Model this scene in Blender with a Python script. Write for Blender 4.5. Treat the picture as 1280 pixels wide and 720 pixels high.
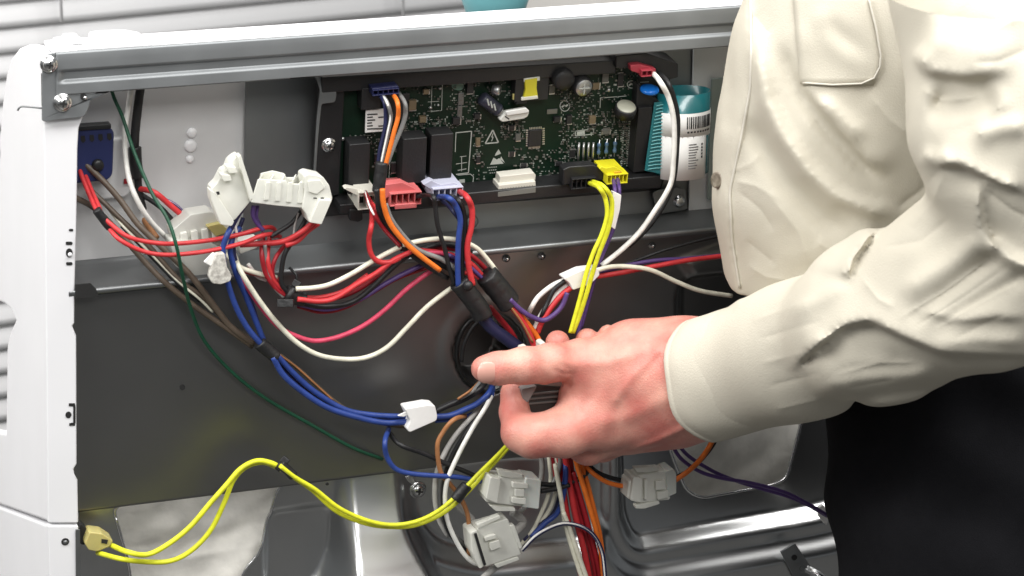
import bpy, bmesh, math, random
import numpy as np
from mathutils import Vector, Matrix
from mathutils.bvhtree import BVHTree
random.seed(7); np.random.seed(7)
scn = bpy.context.scene
COL = scn.collection
for o in list(bpy.data.objects): bpy.data.objects.remove(o)

# ------------------------------------------------------------------ camera
W, H, F = 1280.0, 720.0, 3200.0           # the photograph's pixels, focal length in pixels
S = 0.00062                                # metres per pixel at the rear plane of the range
DIST = F * S
YAW, PITCH = math.radians(19.65), math.radians(16.9)
FWD = Vector((math.sin(YAW)*math.cos(PITCH), math.cos(YAW)*math.cos(PITCH), -math.sin(PITCH)))
RGT = Vector((math.cos(YAW), -math.sin(YAW), 0))
UPV = RGT.cross(FWD)
CAM = -DIST * FWD
cd = bpy.data.cameras.new('camera'); cam = bpy.data.objects.new('camera', cd); COL.objects.link(cam)
cam.matrix_world = Matrix(((RGT.x, UPV.x, -FWD.x, CAM.x), (RGT.y, UPV.y, -FWD.y, CAM.y), (RGT.z, UPV.z, -FWD.z, CAM.z), (0, 0, 0, 1)))
cd.sensor_width = 36; cd.lens = 36 * F / W; cd.clip_start = 0.05; cd.clip_end = 100
cd.dof.use_dof = True; cd.dof.focus_distance = DIST; cd.dof.aperture_fstop = 14
scn.camera = cam

# ------------------------------------------------------------------ light
wd = bpy.data.worlds.new('World'); scn.world = wd; wd.use_nodes = True
bg = wd.node_tree.nodes['Background']; bg.inputs[0].default_value = (0.93, 0.97, 1.0, 1); bg.inputs[1].default_value = 0.17
def area(name, loc, target, sx, sy, power, col):
    l = bpy.data.lights.new(name, 'AREA'); l.shape = 'RECTANGLE'; l.size = sx; l.size_y = sy; l.energy = power; l.color = col
    o = bpy.data.objects.new(name, l); COL.objects.link(o); o.location = loc
    o.rotation_euler = (Vector(target) - Vector(loc)).to_track_quat('-Z', 'Y').to_euler(); return o
area('ceiling_and_fill_lamp', (-1.65, -0.55, 1.40), (-0.1, 0, 0), 1.3, 0.7, 46, (1.0, 0.985, 0.96))
area('ceiling_and_fill_lamp', (0.55, -0.85, 1.85), (0.1, -0.05, 0), 1.7, 0.5, 48, (1.0, 0.985, 0.96))
area('ceiling_and_fill_lamp', (-0.35, 0.30, 1.75), (-0.1, 0.75, 0), 1.3, 0.7, 23, (1.0, 0.985, 0.96))
area('ceiling_and_fill_lamp', (-0.2, -2.6, 1.7), (0.1, 0, -0.15), 1.4, 0.8, 40, (1.0, 0.985, 0.96))  # added fill light behind the camera, brightens the shaded plugs and lower panel
scn.render.engine = 'CYCLES'
scn.view_settings.view_transform = 'Standard'; scn.view_settings.look = 'None'
scn.view_settings.gamma = 1; scn.view_settings.exposure = 0.0; scn.view_settings.use_curve_mapping = False

# ------------------------------------------------------------------ pixel geometry
def ray(px, py):
    return (FWD + RGT * ((px - W/2) / F) + UPV * ((H/2 - py) / F))
def P(px, py, Y=0.0):                       # where the sight line of a pixel meets the plane y = Y
    d = ray(px, py); return CAM + d * ((Y - CAM.y) / d.y)
def PX(px, py, X):
    d = ray(px, py); return CAM + d * ((X - CAM.x) / d.x)
def PN(px, py, o, n):
    d = ray(px, py); return CAM + d * ((o - CAM).dot(n) / d.dot(n))
def RR(rpx, p): return rpx * (p - CAM).dot(FWD) / F
def proj(A):                                # world points -> pixels (numpy)
    D = A - np.array(CAM); z = D @ np.array(FWD)
    return W/2 + F * (D @ np.array(RGT)) / z, H/2 - F * (D @ np.array(UPV)) / z

# ------------------------------------------------------------------ materials
MATS = {}
def mat(name, col, rough=0.5, metal=0.0, var=0.0, vscale=40, bump=0.0, bscale=200, coat=0.0, sss=0.0, spec=0.5, col2=None, trans=0.0, rvar=0.0):
    if name in MATS: return MATS[name]
    m = bpy.data.materials.new(name); m.use_nodes = True; nt = m.node_tree; b = nt.nodes['Principled BSDF']
    b.inputs['Base Color'].default_value = (*col, 1); b.inputs['Roughness'].default_value = rough; b.inputs['Metallic'].default_value = metal
    b.inputs['Coat Weight'].default_value = coat; b.inputs['Specular IOR Level'].default_value = spec
    if sss: b.inputs['Subsurface Weight'].default_value = sss; b.inputs['Subsurface Radius'].default_value = (0.006, 0.0025, 0.0015); b.inputs['Subsurface Scale'].default_value = 1.0
    if trans: b.inputs['Transmission Weight'].default_value = trans
    tc = nt.nodes.new('ShaderNodeTexCoord')
    if var or col2 or rvar:
        n = nt.nodes.new('ShaderNodeTexNoise'); n.inputs['Scale'].default_value = vscale; n.inputs['Detail'].default_value = 5
        nt.links.new(tc.outputs['Object'], n.inputs['Vector'])
        r = nt.nodes.new('ShaderNodeValToRGB'); r.color_ramp.elements[0].position = 0.32; r.color_ramp.elements[1].position = 0.68
        c2 = col2 or tuple(min(1, c*(1+var)) for c in col); c1 = col if col2 else tuple(c*(1-var) for c in col)
        r.color_ramp.elements[0].color = (*c1, 1); r.color_ramp.elements[1].color = (*c2, 1)
        nt.links.new(n.outputs['Fac'], r.inputs['Fac']); nt.links.new(r.outputs['Color'], b.inputs['Base Color'])
        if rvar:
            mr = nt.nodes.new('ShaderNodeMapRange'); mr.inputs['To Min'].default_value = rough - rvar; mr.inputs['To Max'].default_value = rough + rvar
            nt.links.new(n.outputs['Fac'], mr.inputs['Value']); nt.links.new(mr.outputs['Result'], b.inputs['Roughness'])
    if bump:
        n2 = nt.nodes.new('ShaderNodeTexNoise'); n2.inputs['Scale'].default_value = bscale; n2.inputs['Detail'].default_value = 4
        nt.links.new(tc.outputs['Object'], n2.inputs['Vector'])
        bp = nt.nodes.new('ShaderNodeBump'); bp.inputs['Strength'].default_value = bump; bp.inputs['Distance'].default_value = 0.002
        nt.links.new(n2.outputs['Fac'], bp.inputs['Height']); nt.links.new(bp.outputs['Normal'], b.inputs['Normal'])
    MATS[name] = m; return m
M_WHITE = mat('white_enamel', (0.80, 0.80, 0.82), 0.45, var=0.02, vscale=12, spec=0.3)
M_WHITEIN = mat('white_painted_steel', (0.64, 0.64, 0.64), 0.42, var=0.07, vscale=16, rvar=0.08)
M_RAIL = mat('galvanised_rail', (0.25, 0.262, 0.27), 0.55, 0.7, var=0.06, vscale=30, rvar=0.06)
M_SHEET = mat('galvanised_sheet', (0.22, 0.228, 0.232), 0.44, 0.85, var=0.06, vscale=18, rvar=0.05)
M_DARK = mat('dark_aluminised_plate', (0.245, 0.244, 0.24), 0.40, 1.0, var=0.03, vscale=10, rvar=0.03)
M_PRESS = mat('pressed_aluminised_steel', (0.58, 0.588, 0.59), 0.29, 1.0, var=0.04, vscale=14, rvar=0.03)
M_STEEL = mat('bright_steel', (0.72, 0.72, 0.72), 0.25, 1.0)
M_HOLE = mat('recess_shade', (0.012, 0.012, 0.012), 0.8)  # near-black pieces paint the dark inside of holes, slots and cells
M_BLACKP = mat('black_plastic', (0.014, 0.014, 0.015), 0.42, bump=0.1, bscale=400)
M_RELAY = mat('relay_black_plastic', (0.016, 0.016, 0.017), 0.5, bump=0.12, bscale=500)
M_TAPE = mat('black_tape', (0.012, 0.012, 0.013), 0.5, bump=0.3, bscale=250)
M_INSUL = mat('glass_wool', (0.72, 0.70, 0.65), 0.95, var=0.10, vscale=60, bump=0.5, bscale=90)
def nylon_mat(name, col):
    m = mat(name, col, 0.36, var=0.06, vscale=70, sss=0.0); nt = m.node_tree; b = nt.nodes['Principled BSDF']; out = nt.nodes['Material Output']
    tr = nt.nodes.new('ShaderNodeBsdfTranslucent'); tr.inputs['Color'].default_value = (0.9, 0.9, 0.84, 1); mx = nt.nodes.new('ShaderNodeMixShader'); mx.inputs[0].default_value = 0.3
    nt.links.new(b.outputs[0], mx.inputs[1]); nt.links.new(tr.outputs[0], mx.inputs[2]); nt.links.new(mx.outputs[0], out.inputs['Surface']); return m
M_NYLON = nylon_mat('natural_nylon', (0.86, 0.86, 0.80)); M_CLOUD = nylon_mat('cloudy_nylon_block', (0.62, 0.62, 0.58))
M_NYLON2 = mat('yellowed_nylon', (0.46, 0.40, 0.15), 0.42, var=0.1, vscale=60, sss=0.15)
M_LABEL = mat('label_paper', (0.80, 0.79, 0.77), 0.6, var=0.05, vscale=60)
M_INK = mat('black_ink', (0.03, 0.03, 0.03), 0.7)
M_SILK = mat('silkscreen_white', (0.42, 0.44, 0.41), 0.7)
M_SOLDER = mat('solder', (0.55, 0.55, 0.54), 0.35, 0.8)
M_PCB = mat('green_solder_mask', (0.0025, 0.012, 0.006), 0.5, col2=(0.0045, 0.022, 0.011), vscale=60, spec=0.3)
M_TEAL = mat('teal_film', (0.014, 0.15, 0.17), 0.25, coat=0.3, var=0.15, vscale=20)
M_TEALL = mat('printed_trace', (0.14, 0.42, 0.44), 0.4)
WC = {'red': (0.54, 0.035, 0.04), 'darkred': (0.30, 0.012, 0.02), 'pink': (0.60, 0.06, 0.12), 'orange': (0.75, 0.17, 0.02), 'brown': (0.10, 0.075, 0.055),
      'tan': (0.34, 0.15, 0.06), 'green': (0.008, 0.062, 0.032), 'white': (0.78, 0.77, 0.73), 'cream': (0.68, 0.66, 0.54), 'black': (0.014, 0.014, 0.015),
      'grey': (0.20, 0.20, 0.195), 'blue': (0.022, 0.05, 0.22), 'navy': (0.018, 0.02, 0.065), 'purple': (0.085, 0.045, 0.17), 'yellow': (0.72, 0.74, 0.03), 'clear': (0.40, 0.39, 0.37)}
def WM(c): return mat('wire_' + c, WC[c], 0.44, var=0.14, vscale=110, spec=0.4, bump=0.1, bscale=300)

# ------------------------------------------------------------------ mesh helpers
class MB:
    def __init__(s): s.v = []; s.f = []; s.m = []
    def add(s, vs, fs, mi=0):
        n = len(s.v); s.v += [tuple(v) for v in vs]; s.f += [tuple(i + n for i in f) for f in fs]; s.m += [mi]*len(fs); return s
    def box(s, c, ax, ay, az, mi=0):         # centre and three half vectors
        c, ax, ay, az = map(Vector, (c, ax, ay, az)); vs = [c + ax*i + ay*j + az*k for i in (-1, 1) for j in (-1, 1) for k in (-1, 1)]
        return s.add(vs, [(0, 1, 3, 2), (4, 6, 7, 5), (0, 4, 5, 1), (2, 3, 7, 6), (0, 2, 6, 4), (1, 5, 7, 3)], mi)
    def prism(s, pts, vec, mi=0):
        n = len(pts); vec = Vector(vec); a = [Vector(p) for p in pts]; b = [p + vec for p in a]
        fs = [tuple(range(n)), tuple(range(2*n-1, n-1, -1))] + [(i, n+i, n+(i+1) % n, (i+1) % n) for i in range(n)]
        return s.add(a + b, fs, mi)
    def tube(s, pts, r, seg=10, mi=0, cap=True):
        pts = [Vector(p) for p in pts]; n = len(pts); rs = r if isinstance(r, (list, tuple)) else [r]*n
        t0 = (pts[1] - pts[0]).normalized(); u = t0.cross(Vector((0.3, 0.9, 0.2))).normalized(); vs = []
        for i, p in enumerate(pts):
            t = (pts[min(i+1, n-1)] - pts[max(i-1, 0)]).normalized(); u = (u - t*u.dot(t)).normalized(); w = t.cross(u)
            for k in range(seg):
                a = 2*math.pi*k/seg; vs.append(p + (u*math.cos(a) + w*math.sin(a))*rs[i])
        fs = [(i*seg+k, i*seg+(k+1) % seg, (i+1)*seg+(k+1) % seg, (i+1)*seg+k) for i in range(n-1) for k in range(seg)]
        if cap: fs += [tuple(range(seg-1, -1, -1)), tuple(range((n-1)*seg, n*seg))]
        return s.add(vs, fs, mi)
    def lathe(s, c, axis, prof, seg=20, mi=0):   # prof: (radius, height) along axis
        axis = Vector(axis).normalized(); u = axis.orthogonal().normalized(); w = axis.cross(u); c = Vector(c); vs = []
        for r, h in prof:
            for k in range(seg):
                a = 2*math.pi*k/seg; vs.append(c + axis*h + (u*math.cos(a) + w*math.sin(a))*r)
        n = len(prof); fs = [(i*seg+k, i*seg+(k+1) % seg, (i+1)*seg+(k+1) % seg, (i+1)*seg+k) for i in range(n-1) for k in range(seg)]
        fs += [tuple(range(seg-1, -1, -1)), tuple(range((n-1)*seg, n*seg))]
        return s.add(vs, fs, mi)
    def build(s, name, mats, parent=None, smooth=False, bevel=0.0, solid=0.0, seg=2):
        me = bpy.data.meshes.new(name); me.from_pydata(s.v, [], s.f)
        for m in (mats if isinstance(mats, (list, tuple)) else [mats]): me.materials.append(m)
        for p, mi in zip(me.polygons, s.m): p.material_index = mi; p.use_smooth = smooth
        bm = bmesh.new(); bm.from_mesh(me); bmesh.ops.recalc_face_normals(bm, faces=bm.faces); bm.to_mesh(me); bm.free()
        o = bpy.data.objects.new(name, me); COL.objects.link(o)
        if parent: o.parent = parent
        if solid:
            q = o.modifiers.new('thickness', 'SOLIDIFY'); q.thickness = solid; q.offset = 0
        if bevel:
            q = o.modifiers.new('bevel', 'BEVEL'); q.width = bevel; q.segments = seg; q.limit_method = 'ANGLE'; q.angle_limit = math.radians(40)
            for p in me.polygons: p.use_smooth = True
            q.harden_normals = False
            w = o.modifiers.new('weighted', 'WEIGHTED_NORMAL'); w.keep_sharp = False
        return o
def thing(name, label, cat, loc=(0, 0, 0), group=None):
    o = bpy.data.objects.new(name, None); COL.objects.link(o); o.empty_display_size = 0.02
    o['label'] = label; o['category'] = cat
    if group: o['group'] = group
    return o                                  # parts are given in world coordinates
def tag(o, label, cat, group=None):
    o['label'] = label; o['category'] = cat
    if group: o['group'] = group
    return o
def struct(o): o['kind'] = 'structure'; return o
def crom(pts, n=8):                           # Catmull-Rom through 3-D points
    P_ = [np.array(p, float) for p in pts]; P_ = [2*P_[0]-P_[1]] + P_ + [2*P_[-1]-P_[-2]]; out = []
    for i in range(1, len(P_)-2):
        a, b, c, d = P_[i-1:i+3]
        for k in range(n):
            t = k/n; out.append(0.5*((2*b) + (-a+c)*t + (2*a-5*b+4*c-d)*t*t + (-a+3*b-3*c+d)*t**3))
    out.append(P_[-2]); return [Vector(p) for p in out]
def polyprism(px, Y, dy, name, m, parent=None, bevel=0.0006, smooth=False):   # pixel outline on plane y=Y, thickened to y=Y+dy
    return MB().prism([P(x, y, Y) for x, y in px], (0, dy, 0)).build(name, m, parent, bevel=bevel)
def rnd_poly(px, r, k=4):                     # round the corners of a pixel outline
    out = []; n = len(px)
    for i in range(n):
        a, b, c = (np.array(px[j % n], float) for j in (i-1, i, i+1))
        da, dc = np.linalg.norm(a-b), np.linalg.norm(c-b); q = min(r, da*0.45, dc*0.45); p0 = b+(a-b)/da*q; p1 = b+(c-b)/dc*q
        for t in np.linspace(0, 1, k): out.append(tuple((1-t)**2*p0 + 2*t*(1-t)*b + t*t*p1))
    return out
def screw(c, axis, r, parent, name='screw', m=None):
    mb = MB(); a = Vector(axis).normalized(); c = Vector(c)
    mb.lathe(c, a, [(r*1.35, 0), (r*1.4, r*0.12), (r*1.3, r*0.25), (r*0.98, r*0.27), (r, r*0.5), (r*0.85, r*0.82), (r*0.4, r*0.98)], 24)
    o = mb.build(name, m or M_STEEL, parent, smooth=True, bevel=0)
    u = a.orthogonal().normalized(); u = (Matrix.Rotation(0.6, 3, a) @ u); w = a.cross(u)
    x = MB(); x.box(c + a*r*0.97, u*r*0.55, w*r*0.13, a*r*0.1); x.box(c + a*r*0.971, u*r*0.13, w*r*0.55, a*r*0.1); x.build('cross_recess', M_HOLE, o)
    return o

# ------------------------------------------------------------------ background: floor, wall, blinds, bowl
fl = MB().box((0, 0.5, -1.06), (6, 0, 0), (0, 6, 0), (0, 0, 0.05)).build('floor', mat('grey_floor', (0.09, 0.088, 0.085), 0.5, var=0.15, vscale=6)); struct(fl)
BR = math.radians(-12); bx = Vector((math.cos(BR), -math.sin(BR), 0)); by = Vector((math.sin(BR), math.cos(BR), 0))
bo = P(300, 20, 1.0)
bx = Vector((math.cos(math.radians(9.5)), math.sin(math.radians(9.5)), 0)); by = Vector((-bx.y, bx.x, 0)); UZ = Vector((0, 0, 1))
wl = MB().box(bo + by*0.16 + UZ*-0.2 + bx*0.5, bx*4, by*0.04, UZ*2.2).build('wall', mat('plaster_wall', (0.62, 0.60, 0.57), 0.8, var=0.04, vscale=5)); struct(wl)
bl = thing('window_blind', 'white horizontal slat blind on the window behind the range', 'blind')
M_SLAT = mat('blind_slat', (0.74, 0.74, 0.75), 0.6, var=0.02, vscale=4)
pitch = 29.5 * (bo - CAM).dot(FWD) / F
slat = None; xr = 0.30
for k in range(-24, 6):
    c = bo + UZ*(k*pitch*1.04 + 0.004) - bx*(1.0 - xr)
    if slat is None:
        mb = MB(); vs = []
        for i in range(6):
            t = i/5*2-1; vs.append((t, 0.006*(1-t*t)))
        hw = pitch*0.66; ring = [by*(t*hw*0.30 - q*0.35) + UZ*(t*hw) for t, q in vs]
        pts = [(-bx*1.0 + q) for q in ring] + [(bx*1.0 + q) for q in ring]
        mb.add(pts, [(i, i+1, 7+i, 6+i) for i in range(5)])
        slat = mb.build('slat', M_SLAT, bl, smooth=True, solid=0.0025); o = slat
    else:
        o = slat.copy(); COL.objects.link(o)
    o.location = c
for px_, py_ in ((77, 20), (504, 12)):
    c = P(px_, py_, 0.95); q = PN(px_, py_, bo - by*0.03, by)
    MB().tube([q + UZ*0.3, q + UZ*(-0.013 if px_ > 200 else -0.006)], 0.0016, 8).build('cord', M_SLAT, bl, smooth=True)

# ------------------------------------------------------------------ the range (chassis seen from the rear)
RG = thing('kitchen_range', 'white kitchen range seen from behind with its rear cover taken off', 'range')
XL = P(57, 300, 0).x
SO = P(57, 300, 0); SD = (P(53, 80, 0) - P(60, 650, 0)).normalized(); SN = SD.cross(Vector((0, 1, 0))).normalized()
def PS(px, py, X=None): return PN(px, py, SO + Vector(((X or XL) - XL, 0, 0)), SN)
def sideprism(px, X, dx, name, m, bevel=0.002, parent=RG): return MB().prism([PS(x, y, X) for x, y in px], (dx, 0, 0)).build(name, m, parent, bevel=bevel, seg=3)
ZT = P(500, 39, 0).z                         # top of the rail
# console end cap: outline on the side plane
cap = [(53, 76), (50, 66), (44, 58), (33, 56), (23, 60), (14, 72), (8, 92), (4, 120), (1, 150), (-2, 250), (-5, 376), (6, 381), (14, 388), (19, 400), (13, 414), (9, 430), (7.5, 541), (-20, 536), (-60, 520),
       (-60, 608), (0, 631.5), (60, 653)]
sideprism(cap, XL, 0.010, 'end_cap', M_WHITE, 0.003)
sideprism([(60, 657), (0, 634.5), (-80, 606), (-110, 800), (64, 860)], XL - 0.0005, 0.012, 'side_panel', M_WHITE, 0.002)
# rear flange of the cap with its wavy inner edge
fln = [(54, 74), (66, 66), (70, 100), (113, 120), (110, 134), (104, 146), (98.5, 160), (97, 185), (95.5, 290), (93.5, 358), (93, 404), (90.5, 408), (93, 414), (95.5, 420), (96, 580), (92, 587), (93.5, 594), (97, 600), (98, 654), (60, 654)]
polyprism(fln, 0.0, 0.006, 'rear_flange', M_WHITE, RG, 0.0012)
polyprism([(60, 657.5), (98, 657.5), (101, 790), (64, 790)], -0.001, 0.007, 'lower_flange', M_WHITE, RG, 0.001)
polyprism([(94.5, 662), (100, 662), (101.5, 790), (95.5, 790)], -0.0025, 0.001, 'flange_strip', M_SHEET, RG, 0.0002)
# slots and holes of the flange: dark plates painting their shaded inside
def hole(px, py, rx, ry, Y, parent=RG, name='hole_disc'):
    c = P(px, py, Y); mb = MB(); n = 16
    mb.prism([c + Vector((math.cos(2*math.pi*k/n)*rx*S, -0.0004, math.sin(2*math.pi*k/n)*ry*S)) for k in range(n)], (0, 0.001, 0)); return mb.build(name, M_HOLE, parent)
def slotp(px, name, Y): return MB().prism([P(x, y, Y) - Vector((0, 0.0004, 0)) for x, y in px], (0, 0.001, 0)).build(name, M_HOLE, RG)
for (x0, y0, x1, y1) in ((82, 302, 90.5, 306), (82.5, 327.5, 90.5, 331.5), (86, 286, 91.5, 289)): slotp(rnd_poly([(x0, y0), (x1, y0), (x1, y1), (x0, y1)], 2), 'slot', 0)
hole(86.5, 316, 4, 5.5, 0); MB().lathe(P(87.5, 318, -0.001), (0, -1, 0), [(0.0016, 0), (0.0016, 0.001), (0.0006, 0.0014)], 12).build('louvre', M_WHITE, RG, smooth=True)
slotp([(86, 504), (93.5, 504), (94.5, 508), (94.5, 528), (93.5, 532), (86.5, 532), (86.5, 529), (91.5, 528), (91.5, 508), (86, 507.5)], 'slot', 0); hole(85.5, 518.5, 3.6, 4.2, 0)
hole(81.5, 677, 4.8, 4.6, -0.001); MB().lathe(P(82, 678, -0.0014), (0, -1, 0), [(0.0019, 0), (0.0017, 0.0006)], 14).build('screw_end', M_SHEET, RG, smooth=True)
MB().tube(crom([P(22, 138, -0.002), P(26, 133.5, -0.003), P(36, 133.5, -0.003), P(54, 135.5, -0.003)], 5), 0.0007, 8).build('slit_line', M_SHEET, RG, smooth=True)  # added thin tube that stands in for a slit in the end cap
slotp([(51.5, 92), (54, 92), (54.5, 132), (52, 132)], 'slot', -0.0005)
# top of the console, glossy white, and its clips
zt = ZT + 0.0008
def topz(px, py): return None
a0 = P(66, 66, 0.0); a1 = Vector((0.55, 0, zt))
tp = MB(); tp.box(((a0.x+0.55)/2, 0.017, zt + 0.0012), ((0.55-a0.x)/2, 0, 0), (0, 0.020, 0), (0, 0, 0.0016)); tp.build('console_top', M_WHITE, RG, bevel=0.001)
polyprism(rnd_poly([(72, 63), (72, 53), (83, 52), (84.5, 48), (101, 47.5), (103, 52), (108, 53), (107, 61)], 2), 0.012, 0.02, 'top_clip', M_WHITE, RG, 0.0012)
slotp([(90, 56), (104, 55.5), (104, 58), (90, 58.5)], 'clip_slot', 0.0115)
polyprism(rnd_poly([(116.5, 62), (117, 46), (130, 44), (162, 43), (181, 46.5), (183, 52), (181, 58)], 3), 0.014, 0.02, 'top_clip', M_WHITE, RG, 0.002)
polyprism([(66, 65.5), (95, 63.8), (97, 61), (190, 55.2), (190, 57.2), (97, 63.5), (95, 66)], -0.004, 0.003, 'top_trim', M_WHITE, RG, 0.0003)
# rail: a formed strip with a long groove, then the corner bracket
yR = -0.006
def railpt(x, t):                            # x in pixels along the rail, t from the upper to the lower edge
    yt = 66.5 + (x-70)*(8.5-66.5)/(915-70); yb = 118.8 + (x-70)*(57-118.8)/(915-70); return P(x, yt + (yb-yt)*t, yR)
rows = [0, .012, .025, .04, .2, .385, .395, .42, .445, .47, .49, .50, .65, .66, .685, .71, .735, .755, .765, .95, .985, 1.0]
def groove(t):
    a, b = max(0, min(1, (t-.395)/.095)), max(0, min(1, (.755-t)/.095)); return 0.0030*a*a*(3-2*a)*b*b*(3-2*b)
cols = [70, 73, 76, 79, 82, 86, 92] + list(range(110, 1160, 30)); mb = MB(); vs = []
zb = {}
for x in cols:
    e = max(0, min(1, (x-72)/9)); e = e*e*(3-2*e)
    base = railpt(600, 0); 
    for t in rows:
        p = railpt(x, t); p.y += groove(t)*e + (0.0018*(1-min(1, t/.03))**2) ; vs.append(p)
nr = len(rows)
mb.add(vs, [(i*nr+j, i*nr+j+1, (i+1)*nr+j+1, (i+1)*nr+j) for i in range(len(cols)-1) for j in range(nr-1)])
xe = railpt(1130, 1)
lipv = [railpt(x, 1) for x in cols if x >= 130]; lipb = [p + Vector((0, 0.012, 0.001)) for p in lipv]; n_ = len(lipv)
mb.add(lipv + lipb, [(i, i+1, n_+i+1, n_+i) for i in range(n_-1)])
rail = mb.build('top_rail', M_RAIL, RG, smooth=True, solid=0.0012)
brk = [(53, 78), (56, 71), (62, 67), (70, 66.4), (72, 119), (137, 115), (134.5, 108.5), (131, 107.5), (127, 109), (124, 115), (119, 119), (114, 122), (112.5, 128), (110, 137), (105, 146.5), (70, 150), (57, 152.5), (52.5, 151)]
polyprism(rnd_poly(brk, 3, 3), yR + 0.0006, 0.002, 'corner_bracket', M_RAIL, RG, 0.0005)
polyprism([(362, 99), (366, 92), (370, 87.5), (390, 86), (395, 88), (401, 95), (401, 91), (362, 93)], yR - 0.0004, 0.001, 'rail_notch', M_DARK, RG, 0)
screw(P(61, 80, yR), (0, -1, 0), 0.0046, RG); screw(P(78, 128, yR), (0, -1, 0), 0.0049, RG)
hole(104.5, 121, 3.6, 4.2, yR); MB().lathe(P(106.5, 122.5, yR), (0, -1, 0), [(0.0014, 0), (0.0012, 0.0006)], 12).build('burr', M_STEEL, RG, smooth=True)
MB().lathe(P(81.5, 110.5, yR), (0, -1, 0), [(0.0008, 0), (0.0006, 0.0004)], 10).build('dimple', M_STEEL, RG, smooth=True)

# console interior: white front panel, grey divider, sloping ledge
yB = 0.052
polyprism([(60, 60), (309, 60), (303.5, 333), (60, 352)], yB, 0.002, 'front_panel', M_WHITEIN, RG, 0.0003)
polyprism([(308, 60), (1110, 10), (1110, 270), (303, 330)], yB - 0.006, 0.002, 'inner_sheet', M_SHEET, RG, 0.0004)
polyprism([(868, 30), (1110, 20), (1110, 290), (860, 300)], yB - 0.010, 0.002, 'right_inner_panel', M_WHITEIN, RG, 0.0004)
polyprism([(890, 98), (905, 97), (905, 250), (884, 250)], yB - 0.016, 0.002, 'cover_plate', mat('pale_green_plastic', (0.25, 0.29, 0.27), 0.5), RG, 0.001)
# ledge
vs = []; lc = list(range(86, 1150, 28))
zedge = P(600, 315.5, 0.0).z
prof = [(0.0535, 0.014), (0.051, 0.0105), (0.046, 0.009), (0.030, 0.0075), (0.006, 0.0056), (0.002, 0.0052), (0.0006, 0.0048), (0.0, 0.0040), (0.0002, 0.0016), (0.002, 0.0012)]
for x in lc:
    X = P(x, 360 - (x-172)*0.1045, 0).x
    for y, z in prof: vs.append((X, y, zedge + z - 0.004))
npf = len(prof); MB().add(vs, [(i*npf+j, i*npf+j+1, (i+1)*npf+j+1, (i+1)*npf+j) for i in range(len(lc)-1) for j in range(npf-1)]).build('ledge', M_SHEET, RG, smooth=True, solid=0.001)
polyprism([(94, 356), (113, 354), (120, 361), (124, 371), (94, 373)], -0.002, 0.001, 'ledge_cutout', M_HOLE, RG, 0)
# holes and rivets on the white panel
for x, y, r in ((239.5, 166, 6.2), (238, 182, 8), (237, 198.5, 5)):
    o = MB().lathe(P(x, y, yB), (0, -1, 0), [(r*S*1.0, 0), (r*S, 0.0012), (r*S*0.8, 0.0022), (r*S*.3, 0.0026)], 18).build('rivet', mat('rivet_white', (0.85, 0.85, 0.86), 0.35), RG, smooth=True)
# blue moulding with white surround at the left (back of a selector switch)
sw = thing('selector_switch', 'blue plastic switch back in a white surround at the left end', 'switch')
polyprism(rnd_poly([(90, 178), (156, 172), (166, 180), (165, 240), (158, 247), (90, 254)], 8), 0.044, 0.008, 'surround', M_WHITEIN, sw, 0.002)
polyprism(rnd_poly([(92, 160), (134, 157), (143, 164), (141, 219), (134, 226), (92, 230)], 6), 0.030, 0.014, 'housing', mat('navy_plastic', (0.018, 0.026, 0.10), 0.4), sw, 0.0015)
for i in range(4): polyprism([(101+i*11, 170-i), (106+i*11, 169.6-i), (107+i*11, 176-i), (104+i*11, 179-i), (101+i*11, 176-i)], 0.0295, 0.001, 'contact_slot', M_HOLE, sw, 0)
polyprism([(95, 158), (139, 155), (139, 161), (95, 164)], 0.028, 0.01, 'terminal_strip', M_BLACKP, sw, 0.0005)
MB().lathe(P(122, 206, 0.03), (0, -1, 0), [(0.0045, 0), (0.0042, 0.003), (0.002, 0.0035)], 18).build('spindle', M_BLACKP, sw, smooth=True)
polyprism([(155, 224), (164, 223), (164, 229), (155, 230)], 0.042, 0.001, 'red_mark', WM('darkred'), sw, 0)

# dark plate with its hole: a grid pressed in depth
def grid(x0, x1, nx, y0f, y1f, ny, Y, depth, cut=None):
    mb = MB(); A = np.zeros((nx+1, ny+1, 3)); PXs = np.zeros((nx+1, ny+1, 2))
    for i in range(nx+1):
        x = x0 + (x1-x0)*i/nx; ya, yb = y0f(x), y1f(x)
        for j in range(ny+1):
            y = ya + (yb-ya)*j/ny; p = P(x, y, Y); A[i, j] = p; PXs[i, j] = (x, y)
    A[..., 1] += depth(PXs[..., 0], PXs[..., 1]); vs = A.reshape(-1, 3); fs = []
    CC = (PXs[1:, 1:] + PXs[:-1, 1:] + PXs[1:, :-1] + PXs[:-1, :-1])/4; CM = cut(CC[..., 0], CC[..., 1]) if cut else None
    for i in range(nx):
        for j in range(ny):
            if cut is not None and CM[i, j]: continue
            a = i*(ny+1)+j; fs.append((a, a+1, a+ny+2, a+ny+1))
    return mb.add([tuple(v) for v in vs], fs)
def sst(t): t = np.clip(t, 0, 1); return t*t*(3-2*t)
def sdpoly(x, y, poly):                      # signed distance, negative inside
    x = np.asarray(x, float); y = np.asarray(y, float); d = np.full(x.shape, 1e9); ins = np.zeros(x.shape, bool); n = len(poly)
    for i in range(n):
        ax, ay = poly[i]; bx_, by_ = poly[(i+1) % n]; ex, ey = bx_-ax, by_-ay
        t = np.clip(((x-ax)*ex + (y-ay)*ey)/(ex*ex+ey*ey), 0, 1); d = np.minimum(d, np.hypot(x-ax-t*ex, y-ay-t*ey))
        cnd = ((ay > y) != (by_ > y)) & (x < (bx_-ax)*(y-ay)/((by_-ay) if by_ != ay else 1e-9) + ax); ins ^= cnd
    return np.where(ins, -d, d)
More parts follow.
